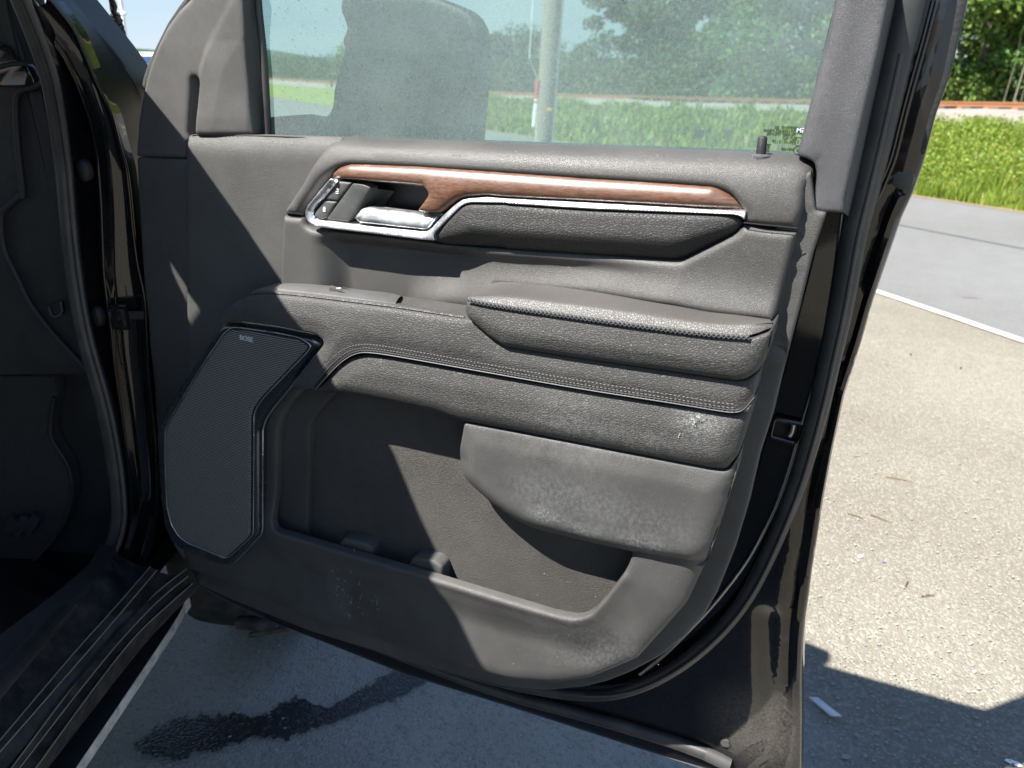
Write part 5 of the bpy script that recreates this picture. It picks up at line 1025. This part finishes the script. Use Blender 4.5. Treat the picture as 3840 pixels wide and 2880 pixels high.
cab('sill', [s0, s0*.5+a0*.5-Zv*.008, a0], 'sill_metal', n=60, sub=3, label='dirty painted sill step')
cab('sill_flange', [a0+Zv*.004, a1+Zv*.002], 'muddy', n=60, sub=1)
cab('sill_outer', [a1, a1*.5+c0*.5-Zv*.012, c0], 'sill_metal', n=60, sub=3)
cab('sill_flange', [c0+Zv*.004, c1_+Zv*.002], 'muddy', n=60, sub=1)
cab('rocker', [c1_, c1_*.5+d0*.5-Zv*.008, d0], 'sill_metal', n=60, sub=3)
cab('rocker_skirt', [d0, d0*.5+e0*.5, e0, e0-Zv*.004-Rv*.02, e0-Zv*.03-Rv*.12], 'muddy', n=60, sub=3, label='brown dusty lower edge of the rocker')
for c_, z_ in ((a0, .004), (a1, .003), (c0, .004), (c1_, .003), (d0, .001)):
    tube('sill_edge', list(c_+Zv*z_), [.0013, .0013], 'tan_edge', truck, seg=6, sm=0)  # thin tan lines along the sill edges, lighter than the sill
# running board
r0 = ln_([(687, 2252), (678, 2291), (560, 2470), (280, 2880), (190, 3012)], .43); r1 = ln_([(703, 2296), (684, 2322), (570, 2495), (307, 2880), (215, 3015)], .405)
r1 = np.stack([r0[i]-Zv*.026+Rv*.002 for i in range(40)])
cab('running_board', [r0-Rv*.16+Zv*.0, r0-Rv*.01+Zv*.004, r0], 'plastic_dark', n=40, sub=2, sm=0, label='black running board below the rocker')
cab('board_edge', [r0+Zv*.001, r0+Rv*.004-Zv*.004, r1, r1-Rv*.02-Zv*.004], 'board_edge', n=40, sub=2, sm=0, label='pale worn metal edge of the running board')
e = r0[0]; MB().box(e+Rv*-.006-Zv*.014+Fv*.006, TAX, (.012, .012, .018)).done('board_end_cap', 'pole_metal', truck)
# mud flap, tyre and wheel beyond the sill
mf = [PF(x, y, 1.62) for x, y in ((690, 2170), (760, 2190), (862, 2236), (868, 2252), (850, 2268), (800, 2282), (740, 2288), (690, 2290), (640, 2330), (600, 2330), (640, 2230))]
MB().add(mf+[q+Fv*.03 for q in mf], [list(range(11)), list(range(11, 22))[::-1]]+[[i, (i+1) % 11, 11+(i+1) % 11, 11+i] for i in range(11)]).done('mud_flap', 'muddy', truck, label='brown curved mud flap behind the front wheel')
wc = V(-.84, 1.95, .40); prw = [(-.13, .36), (-.135, .395), (-.10, .40), (0, .405), (.10, .40), (.135, .39), (.14, .33), (.125, .27), (.10, .255), (-.10, .255)]
vs = []; ns = 64
for i in range(ns):
    a = 2*math.pi*i/ns
    for (x, rr) in prw: vs.append(wc+Rv*x+(Fv*math.cos(a)+Zv*math.sin(a))*rr)
m_ = len(prw); fs = [[i*m_+k, i*m_+(k+1) % m_, ((i+1) % ns)*m_+(k+1) % m_, ((i+1) % ns)*m_+k] for i in range(ns) for k in range(m_)]
wh = link('wheel', mesh(vs, fs, 40), 'tyre_rubber', truck, 'black front tyre partly seen under the door')
vs = []; pr2 = [(.10, .255), (.125, .25), (.13, .235), (.06, .2), (.05, .05), (.07, .03)]
for i in range(40):
    a = 2*math.pi*i/40
    for (x, rr) in pr2: vs.append(wc+Rv*x+(Fv*math.cos(a)+Zv*math.sin(a))*rr)
m_ = len(pr2); link('rim', mesh(vs, [[i*m_+k, i*m_+k+1, ((i+1) % 40)*m_+k+1, ((i+1) % 40)*m_+k] for i in range(40) for k in range(m_-1)], 40), 'satin_trim', wh)
# lower suspension arm end seen beside the tyre
q = PZ(1000, 2340, .20); MB().tube([q-Rv*.08, q, q+Rv*.03], [.018, .022, .010], seg=12, sm=0).tube([q-Rv*.05-Zv*.04, q+Rv*.06-Zv*.01], .008, seg=8, sm=0).done('suspension_arm', 'muddy', truck)
# ---- cab shade: roof, unseen shade plates, body that shadow the door
def plate(pts, z, th=.03):
    b = MB(); n_ = len(pts); vs = [V(r_, f_, z) for r_, f_ in pts]+[V(r_, f_, z+th) for r_, f_ in pts]
    b.add(vs, [list(range(n_)), list(range(n_, 2*n_))[::-1]]+[[i, (i+1) % n_, n_+(i+1) % n_, n_+i] for i in range(n_)]); return b
rp = plate([(-2.4, 1.08), (-2.4, -2.6), (-.90, -2.6), (-.87, .2), (-.862, .62), (-.825, .78), (-.80, .84), (-.80, .90), (-.835, 1.0), (-.853, 1.08)], 1.85)
rp.done('roof', 'paint', truck, label='black cab roof')
plate([(-.853, 1.08), (-.883, 1.186), (-.92, 1.264), (-1.0, 1.42), (-1.08, 1.42), (-1.08, 1.155), (-1.075, 1.123), (-1.063, 1.08)], 1.852).done('pillar_shade_plate', 'paint', truck)  # unseen flat plate, outline shaped to cast the pillar's shadow band
plate([(-1.08, 1.155), (-1.08, 1.42), (-2.4, 1.42), (-2.4, 1.08), (-1.13, 1.08), (-1.117, 1.105), (-1.107, 1.135)], 1.852).done('windshield_shade_plate', 'paint', truck)  # unseen plate added across the windshield, notched to pass one sliver of sun
b = MB(); b.box(V(-1.65, -.3, .50), TAX, (.73, 2.3, .03)).box(V(-2.42, -.3, .9), TAX, (.02, 2.3, .43)).box(V(-1.65, 1.75, .95), TAX, (.75, .03, .5)).box(V(-1.65, -2.6, 1.15), TAX, (.78, .03, .7)).box(V(-.90, -1.15, .93), TAX, (.03, 1.3, .42)).box(V(-.93, .12, 1.2), TAX, (.05, .06, .66))
b.done('cab_body', 'paint', truck, label='black cab body behind the open door')
